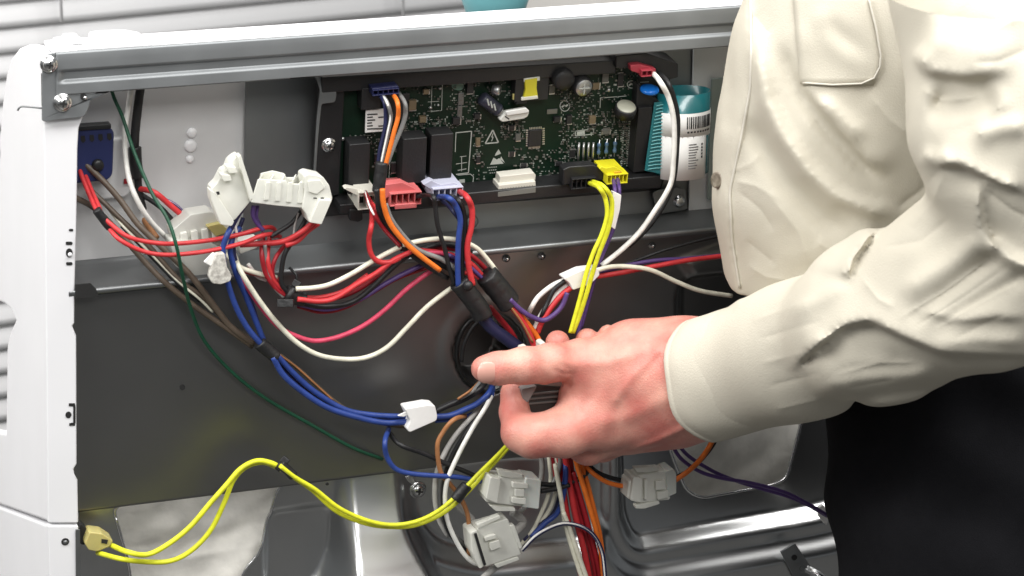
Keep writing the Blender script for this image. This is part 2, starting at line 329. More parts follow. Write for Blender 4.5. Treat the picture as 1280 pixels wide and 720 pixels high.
def ddepth(x, y):
    e = np.hypot((x-612)/44, (y-441)/50)
    d = 0.06*sst((1.0-e)/0.06 + 0.0)
    d = d - 0.004*sst((1.55-e)/0.3)*(e > 1.0)*0.4
    step = sdpoly(x, y, rnd_poly([(845, 345), (1060, 318), (1060, 700), (845, 700)], 30, 6)); d = d + 0.014*sst(-step/14)
    pan = sdpoly(x, y, rnd_poly([(885, 400), (1060, 380), (1060, 700), (885, 700)], 24, 6)); d = d - 0.010*sst(-pan/12)
    cr = sdpoly(x, y, [(842, 322), (905, 300), (930, 306), (910, 345), (860, 350)]); d = d - 0.006*sst(-cr/12)
    return d
g = grid(86, 1060, 244, lambda x: 361-(x-172)*0.1045, lambda x: 640-(x-97)*0.125, 80, 0.014, ddepth)
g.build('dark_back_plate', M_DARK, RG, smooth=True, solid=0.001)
gr = MB(); gr.tube([P(612 + 41*math.cos(a), 441 + 49*math.sin(a), 0.012) for a in np.linspace(0, 2*math.pi, 49)], 0.0019, 10, cap=False); gr.build('grommet', mat('black_rubber', (0.01, 0.01, 0.01), 0.35), RG, smooth=True)
for x, y in ((633, 323), (677, 320), (815, 307)):
    MB().lathe(P(x, y, 0.013), (0, -1, 0), [(0.0032, 0), (0.0030, 0.0008), (0.0016, 0.0015), (0.0015, 0.0028), (0.0006, 0.0032)], 16).build('rivet', M_STEEL, RG, smooth=True)
hole(228, 484, 3.2, 3.6, 0.013); hole(409, 605, 2.2, 1.8, 0.0135)

# pressed lower panel with two openings
OPL = rnd_poly([(140, 632), (352, 604), (345, 615), (325, 690), (302, 716), (290, 800), (175, 800), (160, 700)], 14, 5)
OPR = rnd_poly([(838, 500), (1040, 492), (1024, 545), (1001, 613), (985, 620), (893, 637), (875, 628), (860, 588)], 14, 5)
BASIN = rnd_poly([(783, 470), (1120, 440), (1120, 628), (1034, 654), (800, 694), (783, 660)], 30, 8)
RIDGE = rnd_poly([(428, 560), (500, 550), (505, 650), (560, 760), (400, 760), (420, 690)], 20, 6)
CUP = rnd_poly([(503, 575), (640, 560), (768, 560), (768, 660), (745, 700), (600, 716), (540, 700), (508, 660)], 26, 6)
def pdepth(x, y):
    a = sdpoly(x, y, BASIN); d = (0.013 + 0.016*np.clip((690-y+ -0.13*(x-800))/160, 0, 1))*sst(-(a-7)/20) + 0.011*sst(-(a-40)/22)
    r = sdpoly(x, y, RIDGE); d = d - (0.006 + 0.055*np.clip((y-565)/160, 0, 1.25)**2)*sst(-(r-10)/24)
    c = sdpoly(x, y, CUP); d = d + 0.016*sst(-(c-6)/30)
    b = sdpoly(x, y, rnd_poly([(330, 640), (420, 628), (418, 690), (395, 735), (330, 745)], 20, 5)); d = d + 0.006*sst(-(b-4)/12)
    return d
ol, orr = np.array(OPL), np.array(OPR)
def cutf(x, y):
    return (sdpoly(x, y, OPL) < 0) | (sdpoly(x, y, OPR) < 0)
YP = 0.030
g = grid(96, 1100, 320, lambda x: 626-(x-97)*0.125, lambda x: 780-(x-97)*0.02, 90, YP, pdepth, cutf)
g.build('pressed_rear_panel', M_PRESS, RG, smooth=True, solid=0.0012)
for poly, nm in ((OPL, 'opening_hem'), (OPR, 'opening_hem')):
    q = poly + poly[:1]; pts = []
    for i in range(len(q)-1):
        for t in np.linspace(0, 1, 6, endpoint=False): pts.append(((1-t)*q[i][0]+t*q[i+1][0], (1-t)*q[i][1]+t*q[i+1][1]))
    pts.append(pts[0]); A = np.array(pts); dd = pdepth(A[:, 0], A[:, 1])
    MB().tube([P(x, y, YP) + Vector((0, float(d)-0.0008, 0)) for (x, y), d in zip(pts, dd)], 0.0014, 8).build(nm, M_STEEL, RG, smooth=True)
def fluff(x, y):
    return 0.005*np.sin(x*0.021+1.3*np.sin(y*0.033)) + 0.003*np.sin(y*0.051+x*0.013+1) + 0.0010*np.sin(x*0.09+y*0.12+2*np.sin(y*.03))
def fluffL(x, y): return fluff(x, y) + 0.035*sst((660-y)/50)*sst((x-120)/10)*0.6 - 0.012*sst((y-655-(330-x)*0.18)/18)
for (x0, x1, ya, yb, fn, yi) in ((120, 370, 585, 800, fluffL, 0.062), (800, 1060, 440, 670, fluff, 0.092)):
    o = grid(x0, x1, 80, lambda x: ya, lambda x: yb, 70, yi, fn).build('insulation', M_INSUL, RG, smooth=True); o['kind'] = 'stuff'
# bracket diamond and bolt at lower right, little screw with clip
polyprism([(976, 690), (994, 679), (1016, 712), (1004, 740), (992, 722)], 0.026, 0.002, 'diamond_bracket', M_SHEET, RG, 0.0004)
hole(993, 697, 4, 4, 0.0255); MB().tube([P(1004, 711, 0.02), P(1012, 713, 0.0), P(1022, 718, -0.01), P(1034, 728, -0.016)], 0.0034, 10).build('bolt', M_STEEL, RG, smooth=True)
screw(P(522, 612, 0.030), (0, -1, 0), 0.0052, RG); polyprism([(506, 596), (515, 594), (519, 602), (516, 606), (510, 602)], 0.024, 0.002, 'clip', M_STEEL, RG, 0.0004)
polyprism(rnd_poly([(1024, 634), (1030, 631), (1036, 650), (1033, 657), (1024, 646)], 2), 0.012, 0.004, 'wire_clip', M_LABEL, RG, 0.0005)

# ------------------------------------------------------------------ control board
BO = P(600, 160, 0.030); TILT = 0.17
BN = Vector((0, -1, -TILT)).normalized()     # outward normal of the board (its top leans towards the viewer)
BU = Vector((0, -TILT, 1)).normalized(); BX = Vector((1, 0, 0))
def PB(px, py, h=0.0): return PN(px, py, BO + BN*h, BN)
def bbox(x0, y0, x1, y1, h, name, m, parent, bevel=0.0005, base=0.0, sl=-0.085, extra=None):
    xm, ym = (x0+x1)/2, (y0+y1)/2; c = PB(xm, ym, h); hw = (PB(x1, ym + sl*(x1-xm), h) - PB(x0, ym + sl*(x0-xm), h)).dot(BX)/2; hh = (PB(xm, y0, h) - PB(xm, y1, h)).dot(BU)/2
    c = c - BN*((h-base)/2)
    mb = MB().box(c, BX*hw, BU*hh, BN*((h-base)/2)); o = mb.build(name, m, parent, bevel=bevel); return o
def bprism(pts, h, d, name, m, parent, bevel=0.0004): return MB().prism([PB(x, y, h) for x, y in pts], -BN*d).build(name, m, parent, bevel=bevel)
CB = thing('control_board', 'green circuit board full of parts in a black plastic tray', 'circuit board')
tray = bprism([(398, 100), (402, 96), (838, 78), (838, 205), (826, 238), (398, 272)], -0.003, 0.004, 'tray', M_BLACKP, CB, 0.001)
bprism([(404, 97), (432, 94.5), (424, 244), (393, 248)], 0.006, 0.012, 'tray_side', M_BLACKP, CB, 0.001)
bprism([(402, 97), (770, 75.5), (770, 92), (402, 117)], 0.011, 0.018, 'tray_top', M_BLACKP, CB, 0.001)
bprism([(770, 70), (808, 66.5), (848, 80), (848, 97), (838, 99.5), (802, 84), (770, 86)], 0.016, 0.024, 'tray_corner', M_BLACKP, CB, 0.001)
bprism([(797, 105), (826, 128), (812, 215), (790, 214)], 0.010, 0.012, 'tray_wall', M_BLACKP, CB, 0.001)
bprism([(425, 256), (830, 219), (826, 236), (790, 237), (697, 246), (580, 257), (425, 268)], 0.020, 0.022, 'tray_sill', M_BLACKP, CB, 0.0012)
bprism(rnd_poly([(437, 262), (453, 262), (454, 275), (448, 278), (437, 276)], 2), 0.022, 0.006, 'tray_hook', M_BLACKP, CB, 0.0008)
bprism([(421, 116), (797, 82), (790, 214), (696, 234), (588, 246), (424, 262)], 0.0, 0.0018, 'board', M_PCB, CB, 0.0002)
screw(PB(411, 181, 0.006), BN, 0.0042, CB)
# galvanised bracket left of the tray and tab at the lower right
polyprism(rnd_poly([(394, 84), (401, 94), (418, 104), (421, 118), (419, 128), (402, 130), (398, 170), (393, 250), (390, 250), (396, 150), (400, 112), (396, 100), (389, 90)], 3), 0.012, 0.002, 'tray_bracket', M_SHEET, RG, 0.0004)
polyprism(rnd_poly([(815, 240), (838, 234), (857, 236), (860, 262), (822, 268)], 5), 0.038, 0.002, 'mounting_tab', M_SHEET, RG, 0.0005)
MB().lathe(P(848, 251, 0.038), (0, -1, 0), [(0.0052, 0), (0.005, 0.002), (0.004, 0.0025), (0.004, 0.004), (0.003, 0.0046)], 16).build('bolt', M_STEEL, RG, smooth=True)
MB().lathe(P(590, 277, 0.043), (0, -1, 0), [(0.0052, 0), (0.005, 0.001), (0.004, 0.0016)], 18).build('rivet', M_SHEET, RG, smooth=True)
# relays
for x0, y0, x1, y1 in ((436, 180, 462, 242), (503, 173, 533, 230), (538, 168, 566, 223)): 
    o = bbox(x0, y0, x1, y1, 0.016, 'relay', M_RELAY, CB, 0.0008)
bbox(452, 110, 476, 137, 0.012, 'socket', M_RELAY, CB); bbox(480, 118, 512, 150, 0.002, 'module', M_RELAY, CB)
bbox(795, 135, 812, 215, 0.014, 'heat_wall', M_BLACKP, CB)
st = bbox(457, 137, 482, 165, 0.0095, 'sticker', M_LABEL, CB, 0.0002, base=0.008)
for k, (a, b) in enumerate(((459, 472), (459, 466), (459, 469), (459, 465), (459, 466), (459, 479))):
    y = 142.5 + k*3.6; bprism([(a, y), (b, y-0.6), (b, y+1.0), (a, y+1.6)], 0.0098, 0.0001, 'print_line', M_INK, CB, 0)
for y in (146, 157): bprism([(473, y), (480, y-.5), (480, y+1), (473, y+1.5)], 0.0098, 0.0001, 'print_line', M_INK, CB, 0)
# transformer
bbox(646, 92, 660, 130, 0.008, 'transformer_leg', M_RELAY, CB); bbox(644, 95, 686, 126, 0.010, 'transformer_core', mat('ferrite', (0.02, 0.02, 0.02), 0.6), CB)
bprism([(656, 100), (672, 97.5), (671, 110), (673, 122), (654, 124.5), (657, 112)], 0.0125, 0.004, 'winding', mat('yellow_tape', (0.62, 0.56, 0.03), 0.4), CB, 0.0006)
bprism([(655, 98.5), (675, 96), (675, 101), (655, 103)], 0.0120, 0.002, 'bobbin_flange', M_NYLON, CB); bprism([(652, 122), (672, 119.5), (673, 123.5), (652, 126)], 0.0130, 0.002, 'bobbin_flange', M_NYLON, CB)
bprism([(644, 95), (651, 94), (648, 101), (643, 100)], 0.009, 0.002, 'bobbin_flange', M_NYLON, CB); bprism([(641, 118), (646, 117), (647, 125), (641, 125)], 0.009, 0.002, 'bobbin_flange', M_NYLON2, CB)
# electrolytic capacitors: standing ones seen end-on, one lying
def cap_stand(px, py, r, h, tilt, name='capacitor', top=None, body=M_RELAY):
    ax = (BN + BU*tilt[1] + BX*tilt[0]).normalized(); c = PB(px, py, h) - ax*h; R_ = r*S; mb = MB()
    mb.lathe(c, ax, [(R_, 0), (R_, h*0.9), (R_*0.94, h*0.95), (R_*0.96, h)], 24); o = mb.build(name, body, CB, smooth=True)
    MB().lathe(c, ax, [(R_*0.86, h*1.0), (R_*0.84, h*1.02), (R_*0.3, h*1.022)], 24).build('capacitor_top', top or M_STEEL, o, smooth=True)
    return c, ax
M_CAPT = mat('capacitor_aluminium', (0.45, 0.46, 0.46), 0.4, 0.9)
c, ax = cap_stand(730, 110, 13, 0.014, (0.1, -0.12), top=M_CAPT)
u = BX; w = BU; tp_ = c + ax*(0.0146)
x_ = MB(); x_.box(tp_, u*0.0045, w*0.00035, ax*0.0003); x_.box(tp_, u*0.00035, w*0.0050, ax*0.0003); x_.build('vent_mark', M_SILK, CB)
cap_stand(706, 101, 14, 0.016, (0.05, -0.1), top=M_RELAY)
ax = (BU*0.93 + BN*0.36).normalized(); c = PB(783, 133, 0.012); MB().lathe(c - ax*0.008, ax, [(0.0085, 0), (0.0086, 0.0072), (0.0082, 0.0080), (0.0078, 0.0080)], 28).build('buzzer', M_RELAY, CB, smooth=True); MB().lathe(c, ax, [(0.0076, 0), (0.0072, 0.0005), (0.002, 0.0006)], 28).build('buzzer_top', mat('cap_beige', (0.36, 0.36, 0.29), 0.4), CB, smooth=True)
mb = MB(); a, b = PB(602, 122, 0.006), PB(623, 138, 0.006); mb.lathe(a, b-a, [(0.0045, 0), (0.0052, 0.0008), (0.0052, (b-a).length*0.8), (0.0044, (b-a).length*0.84), (0.0052, (b-a).length*0.88), (0.005, (b-a).length)], 20).build('capacitor', mat('capacitor_sleeve', (0.03, 0.032, 0.05), 0.4), CB, smooth=True)
for t in (0.2, 0.4, 0.6): MB().tube([a.lerp(b, t) + BN*0.0046 + BU*0.003 , a.lerp(b, t+0.1) + BN*0.0053 - BU*0.001], 0.0007, 6).build('sleeve_mark', M_SILK, CB)
MB().lathe(b, b-a, [(0.0045, 0), (0.004, 0.0015)], 18).build('capacitor_top', M_CAPT, CB, smooth=True)
a, b = PB(616, 112, 0.005), PB(624, 113, 0.008); MB().lathe(a, b-a, [(0.004, 0), (0.004, 0.005), (0.003, 0.006)], 16).build('capacitor', M_CAPT, CB, smooth=True)
# white heat sink clip, chip, blue disc, resistors
bprism([(632, 141), (659, 136), (662, 140.5), (660, 146), (655, 149), (628, 153), (624, 150)], 0.012, 0.006, 'heat_sink', mat('white_ceramic', (0.60, 0.60, 0.56), 0.4), CB, 0.001)
bprism([(632, 139.5), (658, 135), (662, 139), (660, 141), (634, 145)], 0.0135, 0.002, 'heat_sink_fin', mat('white_ceramic2', (0.72, 0.72, 0.70), 0.35), CB, 0.0006)
bprism([(632, 145), (637, 148.5), (636, 149.5), (631, 146)], 0.0123, 0.0004, 'slot', M_HOLE, CB, 0)
bbox(661, 163, 677, 183, 0.0025, 'chip', M_RELAY, CB, 0.0003)
for i in range(8):
    for pos in ('L', 'R', 'T', 'B'):
        t = i/7
        q = {'L': (659, 163+t*19), 'R': (679.5, 161+t*19), 'T': (662.5+t*14, 161-t*1.2), 'B': (661.5+t*13, 185-t*1.2)}[pos]
        bbox(q[0]-(1.4 if pos in 'LR' else .55), q[1]-(.7 if pos in 'LR' else 1.3), q[0]+(1.4 if pos in 'LR' else .55), q[1]+(.7 if pos in 'LR' else 1.3), 0.0009, 'pin', M_SOLDER, CB, 0)
mb = MB(); c = PB(812, 111.5, 0.013); pts = []
cc = MB(); ax = (BU*0.97 + BN*0.12).normalized(); cc.lathe(c - ax*0.0015, ax, [(0.004, -0.001), (0.0073, 0), (0.0076, 0.0012), (0.0070, 0.0026), (0.004, 0.0032)], 24); cc.build('disc_varistor', mat('blue_epoxy', (0.01, 0.16, 0.62), 0.25), CB, smooth=True)
M_RESB = mat('resistor_blue', (0.07, 0.13, 0.22), 0.4)
for i, x in enumerate((749, 758.5, 769)):
    a, b = PB(x, 179-i, 0.002), PB(x-1, 193-i, 0.002); L = (b-a).length
    MB().lathe(a, b-a, [(0.0011, 0), (0.0016, L*0.08), (0.0016, L*0.28), (0.0012, L*0.34), (0.0012, L*0.66), (0.0016, L*0.72), (0.0016, L*0.92), (0.0011, L)], 12).build('resistor', M_RESB, CB, smooth=True)
    MB().tube([PB(x+0.6, 175-i, 0.0005), a, b, PB(x-1.4, 197.5-i, 0.0005)], 0.0005, 6).build('resistor_lead', M_SOLDER, CB)
for i in range(4):
    x = 724 + i*6; MB().tube([PB(x, 178, 0.001), PB(x-0.5, 185, 0.003), PB(x-1, 193, 0.003), PB(x-1.2, 200, 0.001)], 0.0009, 8).build('diode', M_SOLDER, CB, smooth=True)
# silkscreen: outlines, warning triangles, marks
def stroke(pts, wpx, name='silkscreen_line', m=M_SILK, h=0.0003, close=False):
    q = list(pts) + ([pts[0]] if close else []); mb = MB()
    for (ax_, ay), (bx_, by_) in zip(q[:-1], q[1:]):
        L = math.hypot(bx_-ax_, by_-ay) or 1; nx, ny = -(by_-ay)/L*wpx/2, (bx_-ax_)/L*wpx/2
        mb.add([PB(ax_+nx, ay+ny, h), PB(bx_+nx, by_+ny, h), PB(bx_-nx, by_-ny, h), PB(ax_-nx, ay-ny, h)], [(0, 1, 2, 3)])
    return mb.build(name, m, CB)
stroke([(616, 162.5), (606.5, 179.5), (623, 178)], 1.6, 'warning_triangle', close=True); stroke([(616.5, 166.5), (614.5, 171.5), (616.5, 171), (614.5, 176.5)], 1.0, 'lightning_mark')
def sfill(pts, name, h=0.0003): return MB().add([PB(x, y, h) for x, y in pts], [tuple(range(len(pts)))]).build(name, M_SILK, CB)
sfill([(623.3, 186.5), (626.3, 192), (618.5, 195), (619.5, 192)], 'static_mark'); sfill([(617, 197), (621, 199.5), (624, 197.5), (629.5, 204.5), (612.5, 206)], 'static_mark'); sfill([(626.5, 195.5), (631, 203.5), (625, 199)], 'static_mark')
for y, x0, x1 in ((209.5, 609, 622), (213, 611, 620), (216.5, 612, 618)):
    for x in np.arange(x0, x1, 2.6): stroke([(x, y-(x-610)*.08), (x+1.6, y-(x-608)*.08)], 1.1, 'silkscreen_text')
stroke([(569.5, 166), (589.5, 164), (585.5, 216), (570, 218)], 1.2); stroke([(570, 166), (569, 190)], 1.0); stroke([(575, 178+18), (583, 195)], .8); stroke([(577, 196), (577, 214)], .8); stroke([(570, 205), (584, 203)], .8); stroke([(572, 213), (583, 211)], 1)
stroke([(572, 219), (588, 217.5), (592, 221), (591, 229), (586, 234), (574, 235)], 1.0); sfill([(574, 224.5), (581, 223.8), (581, 229), (574, 229.8)], 'silkscreen_mark')
stroke([(601.5, 228), (619, 225.5), (618.5, 233.5), (601.5, 236)], 1.0, close=True); stroke([(671.5, 221), (689, 218.5), (688.5, 226.5), (671.5, 229)], 1.0, close=True)
for bx0, by0 in ((604, 231.5), (674, 224.5)):
    for i in range(4): stroke([(bx0+i*3.4, by0-1.4-i*.4), (bx0+1+i*3.4, by0+1.2-i*.4)], 1.0, 'silkscreen_text')
stroke([(719, 164), (742, 161), (742, 167.5), (719.5, 170)], 1.0, close=True); sfill([(721, 164.8), (731, 163.2), (731, 168), (721, 169)], 'silkscreen_mark')
for (x, y, r) in ((706, 132.5, 6), (790, 105.5, 5.5)):
    stroke([(x + r*math.cos(a)*(1 if x < 750 else 1.1), y + r*math.sin(a)*(1.1 if x < 750 else .85)) for a in np.linspace(0, 2*math.pi, 17)], 1.1, 'emblem_ring'); stroke([(x-3.8, y+1.6), (x-1, y-1), (x+1, y+0.5), (x+3.8, y-1.6)], 2.0, 'emblem_script')
stroke([(800, 103), (811, 102.3)], .8); stroke([(750, 122.5), (783, 120)], .9); stroke([(750.5, 122.5), (750, 135)], .8); stroke([(800.5, 118), (792.5, 207)], .9); stroke([(502, 107), (560, 103)], .8)
stroke([(431.5, 181), (430, 238)], .7); stroke([(432, 181), (464, 178.5)], .7); stroke([(501, 172), (499, 228)], .7); stroke([(502, 171.5), (523, 170)], .8); stroke([(537, 167.5), (557, 166)], 1); stroke([(537, 168), (535.5, 190)], .8); stroke([(488, 188), (486, 225)], .7)
stroke([(553, 104), (552, 138), (537, 139.5)], .7); stroke([(540, 108), (539, 135)], .6); stroke([(535, 127.5), (549, 126.5)], .6)
# solder points and tiny parts: too small to pick apart
tiny = MB(); tiny2 = MB(); 
def dot(mb, x, y, w_, h_, t=0.0008):
    c = PB(x, y, t/2); mb.box(c, BX*w_*S/2, BU*h_*S/2, BN*t/2)
rects = [(432, 165, 500, 178, 60), (505, 148, 560, 168, 90), (560, 100, 600, 160, 90), (590, 158, 608, 225, 30), (626, 150, 656, 175, 60), (640, 185, 700, 222, 55), (700, 120, 745, 176, 110), (745, 140, 792, 178, 110),
         (700, 176, 722, 212, 40), (775, 150, 792, 210, 90), (690, 88, 720, 130, 26), (740, 88, 800, 135, 70), (505, 105, 560, 148, 26), (428, 235, 500, 258, 30), (466, 180, 500, 228, 34), (610, 98, 645, 130, 34), (735, 198, 790, 206, 30)]
for x0, y0, x1, y1, n in rects:
    for _ in range(int(n*1.7)):
        x = random.uniform(x0, x1); y = random.uniform(y0, y1); x = round(x/2.2)*2.2; y = round(y/2.6)*2.6 - (x-600)*0.02
        k = random.random(); dot(tiny if k < .5 else tiny2, x, y, random.choice((0.8, 1.2, 1.8, 2.8)), random.choice((0.7, 1.0, 1.3, 2.2)), 0.0005 if k < .5 else 0.0014)
for k in range(20):                          # regular rows of through-hole joints
    for x in (780, 787): dot(tiny, x - k*0.18, 152 + k*2.9, 1.8, 1.3)
o = tiny.build('solder_points', mat('solder_print', (0.10, 0.12, 0.10), 0.6, col2=(0.42, 0.44, 0.40), vscale=350), CB); o['kind'] = 'stuff'
o = tiny2.build('tiny_components', mat('smd_brown', (0.05, 0.045, 0.04), 0.5, col2=(0.16, 0.15, 0.13), vscale=300), CB); o['kind'] = 'stuff'
for x, y, r in ((531.5, 111.5, 2.2), (549.8, 110, 2.2), (538, 134.5, 2.2), (547.5, 131, 1.8), (761, 112.5, 2.6), (764, 87.5, 2), (428.5, 173.5, 2.6)): MB().lathe(PB(x, y), BN, [(r*S, 0), (r*S*.9, 0.0008), (r*S*.3, 0.0014)], 12).build('solder_joint', M_SOLDER, CB, smooth=True)
sfill(rnd_poly([(564, 100), (579, 98.5), (580, 110), (575, 113.5), (565, 111)], 3), 'ground_pad').data.materials[0] = mat('pad_green', (0.10, 0.19, 0.15), 0.4)
for (a, b, c_, d_) in ((573, 117, 580, 131), (572, 133, 578, 147), (684, 137, 697, 142)): bprism([(a, b), (c_, b-1), (c_-.5, d_), (a-.5, d_+1)], 0.001, 0.001, 'shunt', M_SHEET, CB, 0.0002)
# mid-sized parts: chips and chip capacitors with metal ends
rc = random.Random(5)
for x, y, w_, h_ in ((516, 132, 9, 12), (529, 150, 8, 7), (571, 152, 9, 8), (588, 110, 8, 14), (597, 146, 7, 6), (640, 160, 7, 6), (648, 172, 6, 8), (690, 112, 7, 10), (697, 150, 8, 6), (712, 150, 6, 10), (716, 192, 7, 9), (741, 150, 8, 9), (757, 97, 8, 12), (776, 100, 7, 16), (758, 165, 9, 6), (699, 205, 8, 5), (655, 207, 7, 5), (640, 193, 6, 6), (598, 200, 5, 8), (598, 178, 5, 9), (471, 198, 6, 10), (492, 210, 6, 12), (533, 115, 7, 6), (745, 108, 9, 8)):
    o = bbox(x-w_/2, y-h_/2, x+w_/2, y+h_/2, rc.choice((0.0018, 0.003, 0.004)), 'component', rc.choice((M_RELAY, M_RELAY, mat('smd_tan', (0.16, 0.12, 0.07), 0.5), mat('smd_grey', (0.11, 0.11, 0.10), 0.5))), CB, 0.0002)
    for q in (-1, 1): bbox(x-w_/2 if h_ > w_ else x+q*w_/2-1, y+q*h_/2-1 if h_ > w_ else y-h_/2, x+w_/2 if h_ > w_ else x+q*w_/2+1, y+q*h_/2+1 if h_ > w_ else y+h_/2, 0.0012, 'terminal', M_SOLDER, o, 0)
# connectors on the board: a body with open cells
def connector(x0, y0, x1, y1, h, n, colm, name, top=0.45, slope=-0.085, skew=0.0, label=None):
    hb = h; c = PB((x0+x1)/2, (y0+y1)/2, h)
    L = PB(x0, (y0+y1)/2 - slope*(x1-x0)/2, h); R_ = PB(x1, (y0+y1)/2 + slope*(x1-x0)/2, h); ux = (R_-L); wd_ = ux.length; ux.normalize(); hz = abs((PB(x0, y0, h) - PB(x0, y1, h)).dot(BU))
    uz = (BU - ux*BU.dot(ux)).normalized(); un = BN; d = 0.012
    mb = MB()
    mb.box(c - un*(d+0.009), ux*wd_/2*0.97, uz*hz/2*0.96, un*0.009)          # rear block
    t = 0.0008
    mb.box(c + uz*(hz/2 - t/2) - un*d/2, ux*wd_/2, uz*t/2, un*d/2); mb.box(c - uz*(hz/2 - t/2) - un*d/2, ux*wd_/2, uz*t/2, un*d/2)
    for i in range(n+1): mb.box(c + ux*(-wd_/2 + t/2 + (wd_-t)*i/n) - un*(d/2+0.0002), ux*t/2, uz*(hz/2-t), un*(d/2-0.0002))
    o = mb.build(name, colm, CB, bevel=0.0002)
    if label: o['label'] = label
    k = MB().box(c - un*(d-0.0005), ux*wd_*0.47, uz*hz*0.46, un*0.0003); k.build('cell_shadow', M_HOLE, o)
    return o
C_RED = mat('red_nylon', (0.62, 0.15, 0.15), 0.4, sss=0.1); C_LAV = mat('lavender_nylon', (0.50, 0.51, 0.62), 0.4); C_WHT = mat('white_nylon', (0.62, 0.60, 0.53), 0.45); C_YEL = mat('yellow_nylon', (0.72, 0.66, 0.02), 0.4)
C_BLU = mat('blue_nylon', (0.014, 0.018, 0.07), 0.4); C_DRED = mat('crimson_nylon', (0.30, 0.03, 0.045), 0.4)
connector(448, 240, 472, 262, 0.032, 2, C_WHT, 'plug', label='white plug on the lower left of the board')
bprism([(430, 236), (434, 234), (466, 240), (470, 245), (449, 246)], 0.028, 0.006, 'plug_latch', C_WHT, CB)
connector(488, 241, 527, 257, 0.034, 5, C_RED, 'plug', label='red plug with five open cells')
bprism([(481, 231), (503, 228), (527, 240), (526, 243), (490, 243), (480, 250)], 0.030, 0.008, 'plug_back', C_RED, CB); bprism([(494, 256), (521, 254), (521, 260), (494, 262)], 0.0345, 0.006, 'plug_latch', C_RED, CB, 0.0005)
connector(541, 235, 579, 250, 0.034, 5, C_LAV, 'plug', label='pale lavender plug')
bprism([(529, 231), (539, 225.5), (551, 231), (568, 228), (579, 234), (578, 237), (542, 239)], 0.030, 0.007, 'plug_back', C_LAV, CB)
bprism([(625, 220.5), (667.5, 215.8), (670, 219), (669, 228), (623.5, 233)], 0.014, 0.010, 'pin_header', C_WHT, CB, 0.0006)
bprism([(623.5, 231.5), (669.5, 226.5), (670, 233.5), (622.5, 239.5)], 0.018, 0.014, 'pin_header_front', C_WHT, CB, 0.0006)
for i in range(12): bprism([(627.5+i*3.4, 235.3-i*.36), (629+i*3.4, 235.1-i*.36), (629+i*3.4, 236.9-i*.36), (627.5+i*3.4, 237.1-i*.36)], 0.0182, 0.0004, 'pin_slot', mat('header_slot', (0.35, 0.34, 0.3), 0.6), CB, 0)
bprism([(622.5, 240.5), (669.5, 234.5), (669.5, 240.5), (622.5, 246)], 0.0205, 0.001, 'sill_face', mat('grey_plastic', (0.17, 0.17, 0.155), 0.45), CB, 0)
connector(715, 223, 745, 236, 0.030, 5, M_BLACKP, 'plug', label='black plug beside the yellow one')
bprism([(704, 212), (712, 208.5), (742, 206.5), (757, 214), (756, 225), (716, 230), (704, 232)], 0.026, 0.010, 'plug_back', M_BLACKP, CB, 0.001)
connector(759, 218, 785, 230, 0.034, 5, C_YEL, 'plug', label='bright yellow plug at the right of the board')
bprism([(749, 211), (752, 208), (758, 210), (768, 208), (781, 215), (784, 218.5), (760, 223), (756, 218)], 0.031, 0.006, 'plug_back', C_YEL, CB, 0.0006); bprism([(768, 215), (776, 214), (778, 216.5), (768, 218)], 0.0325, 0.001, 'plug_latch', mat('amber_nylon', (0.65, 0.4, 0.02), 0.4), CB, 0.0003)
connector(466, 111.5, 499, 119, 0.022, 5, C_BLU, 'plug', label='dark blue plug at the top of the board')
bprism([(465, 111), (498, 107.5), (499, 111), (466, 114.5)], 0.021, 0.010, 'plug_back', C_BLU, CB, 0.0005)
connector(802, 88, 816, 96, 0.026, 2, C_DRED, 'plug', label='dark red plug at the upper right corner'); bprism([(788, 82), (800, 80.5), (820, 86), (820, 90), (802, 93), (789, 89)], 0.022, 0.008, 'plug_back', C_DRED, CB, 0.0006)

# curled teal membrane ribbon with its barcode label
RB = thing('membrane_ribbon', 'curled teal keypad film carrying a white barcode label', 'ribbon cable')
cx0, ctop, cbot = 851, 112, 226
ca = P(853, 122, 0.024); rw = 36*S
mb = MB(); nA = 40
ztop, zbot = P(850, 113, 0.024).z, P(850, 214, 0.024).z
def curl(a, z, r=1.0): return Vector((ca.x + rw*r*math.sin(a), ca.y - rw*r*math.cos(a)*0.85, z + 0.004*math.sin(a)*0))
A0, A1 = -1.5, 3.6
vs = [curl(A0 + (A1-A0)*i/nA, z) for i in range(nA+1) for z in (ztop, zbot)]
MB().add(vs, [(2*i, 2*i+1, 2*i+3, 2*i+2) for i in range(nA)]).build('film', M_TEAL, RB, smooth=True, solid=0.0006)
# flat tail with traces to the left of the curl
tl = [(826, 131), (836, 128), (836, 216), (818, 214)]
MB().prism([P(x, y, 0.016) for x, y in ((818, 128), (838, 126), (833, 219), (806, 213))], (0, 0.0006, 0)).build('tail', M_TEAL, RB)
for i in range(19):
    y = 131 + i*4.4; x0 = 820.5 - i*0.6; x1 = 832 - i*0.22
    MB().tube([P(x0, y+1.6, 0.0154), P((x0+x1)/2, y, 0.0154), P(x1, y-0.4, 0.0154)], 0.00045, 6).build('trace', M_TEALL, RB)
def curlpatch(a0, a1, za, zb, off, name, m, n=14):
    vs = []
    for i in range(n+1):
        a = a0+(a1-a0)*i/n
        for z in (za, zb): vs.append(curl(a, z, 1+off))
    return MB().add(vs, [(2*i, 2*i+1, 2*i+3, 2*i+2) for i in range(n)]).build(name, m, RB, smooth=True, solid=0.0002)
def zat(y): return P(858, y, 0.004).z
curlpatch(-1.35, 1.50, zat(143), zat(173), 0.03, 'label_upper', M_LABEL); curlpatch(-1.15, 0.66, zat(172), zat(226), 0.03, 'label_lower', M_LABEL)
a = -0.18
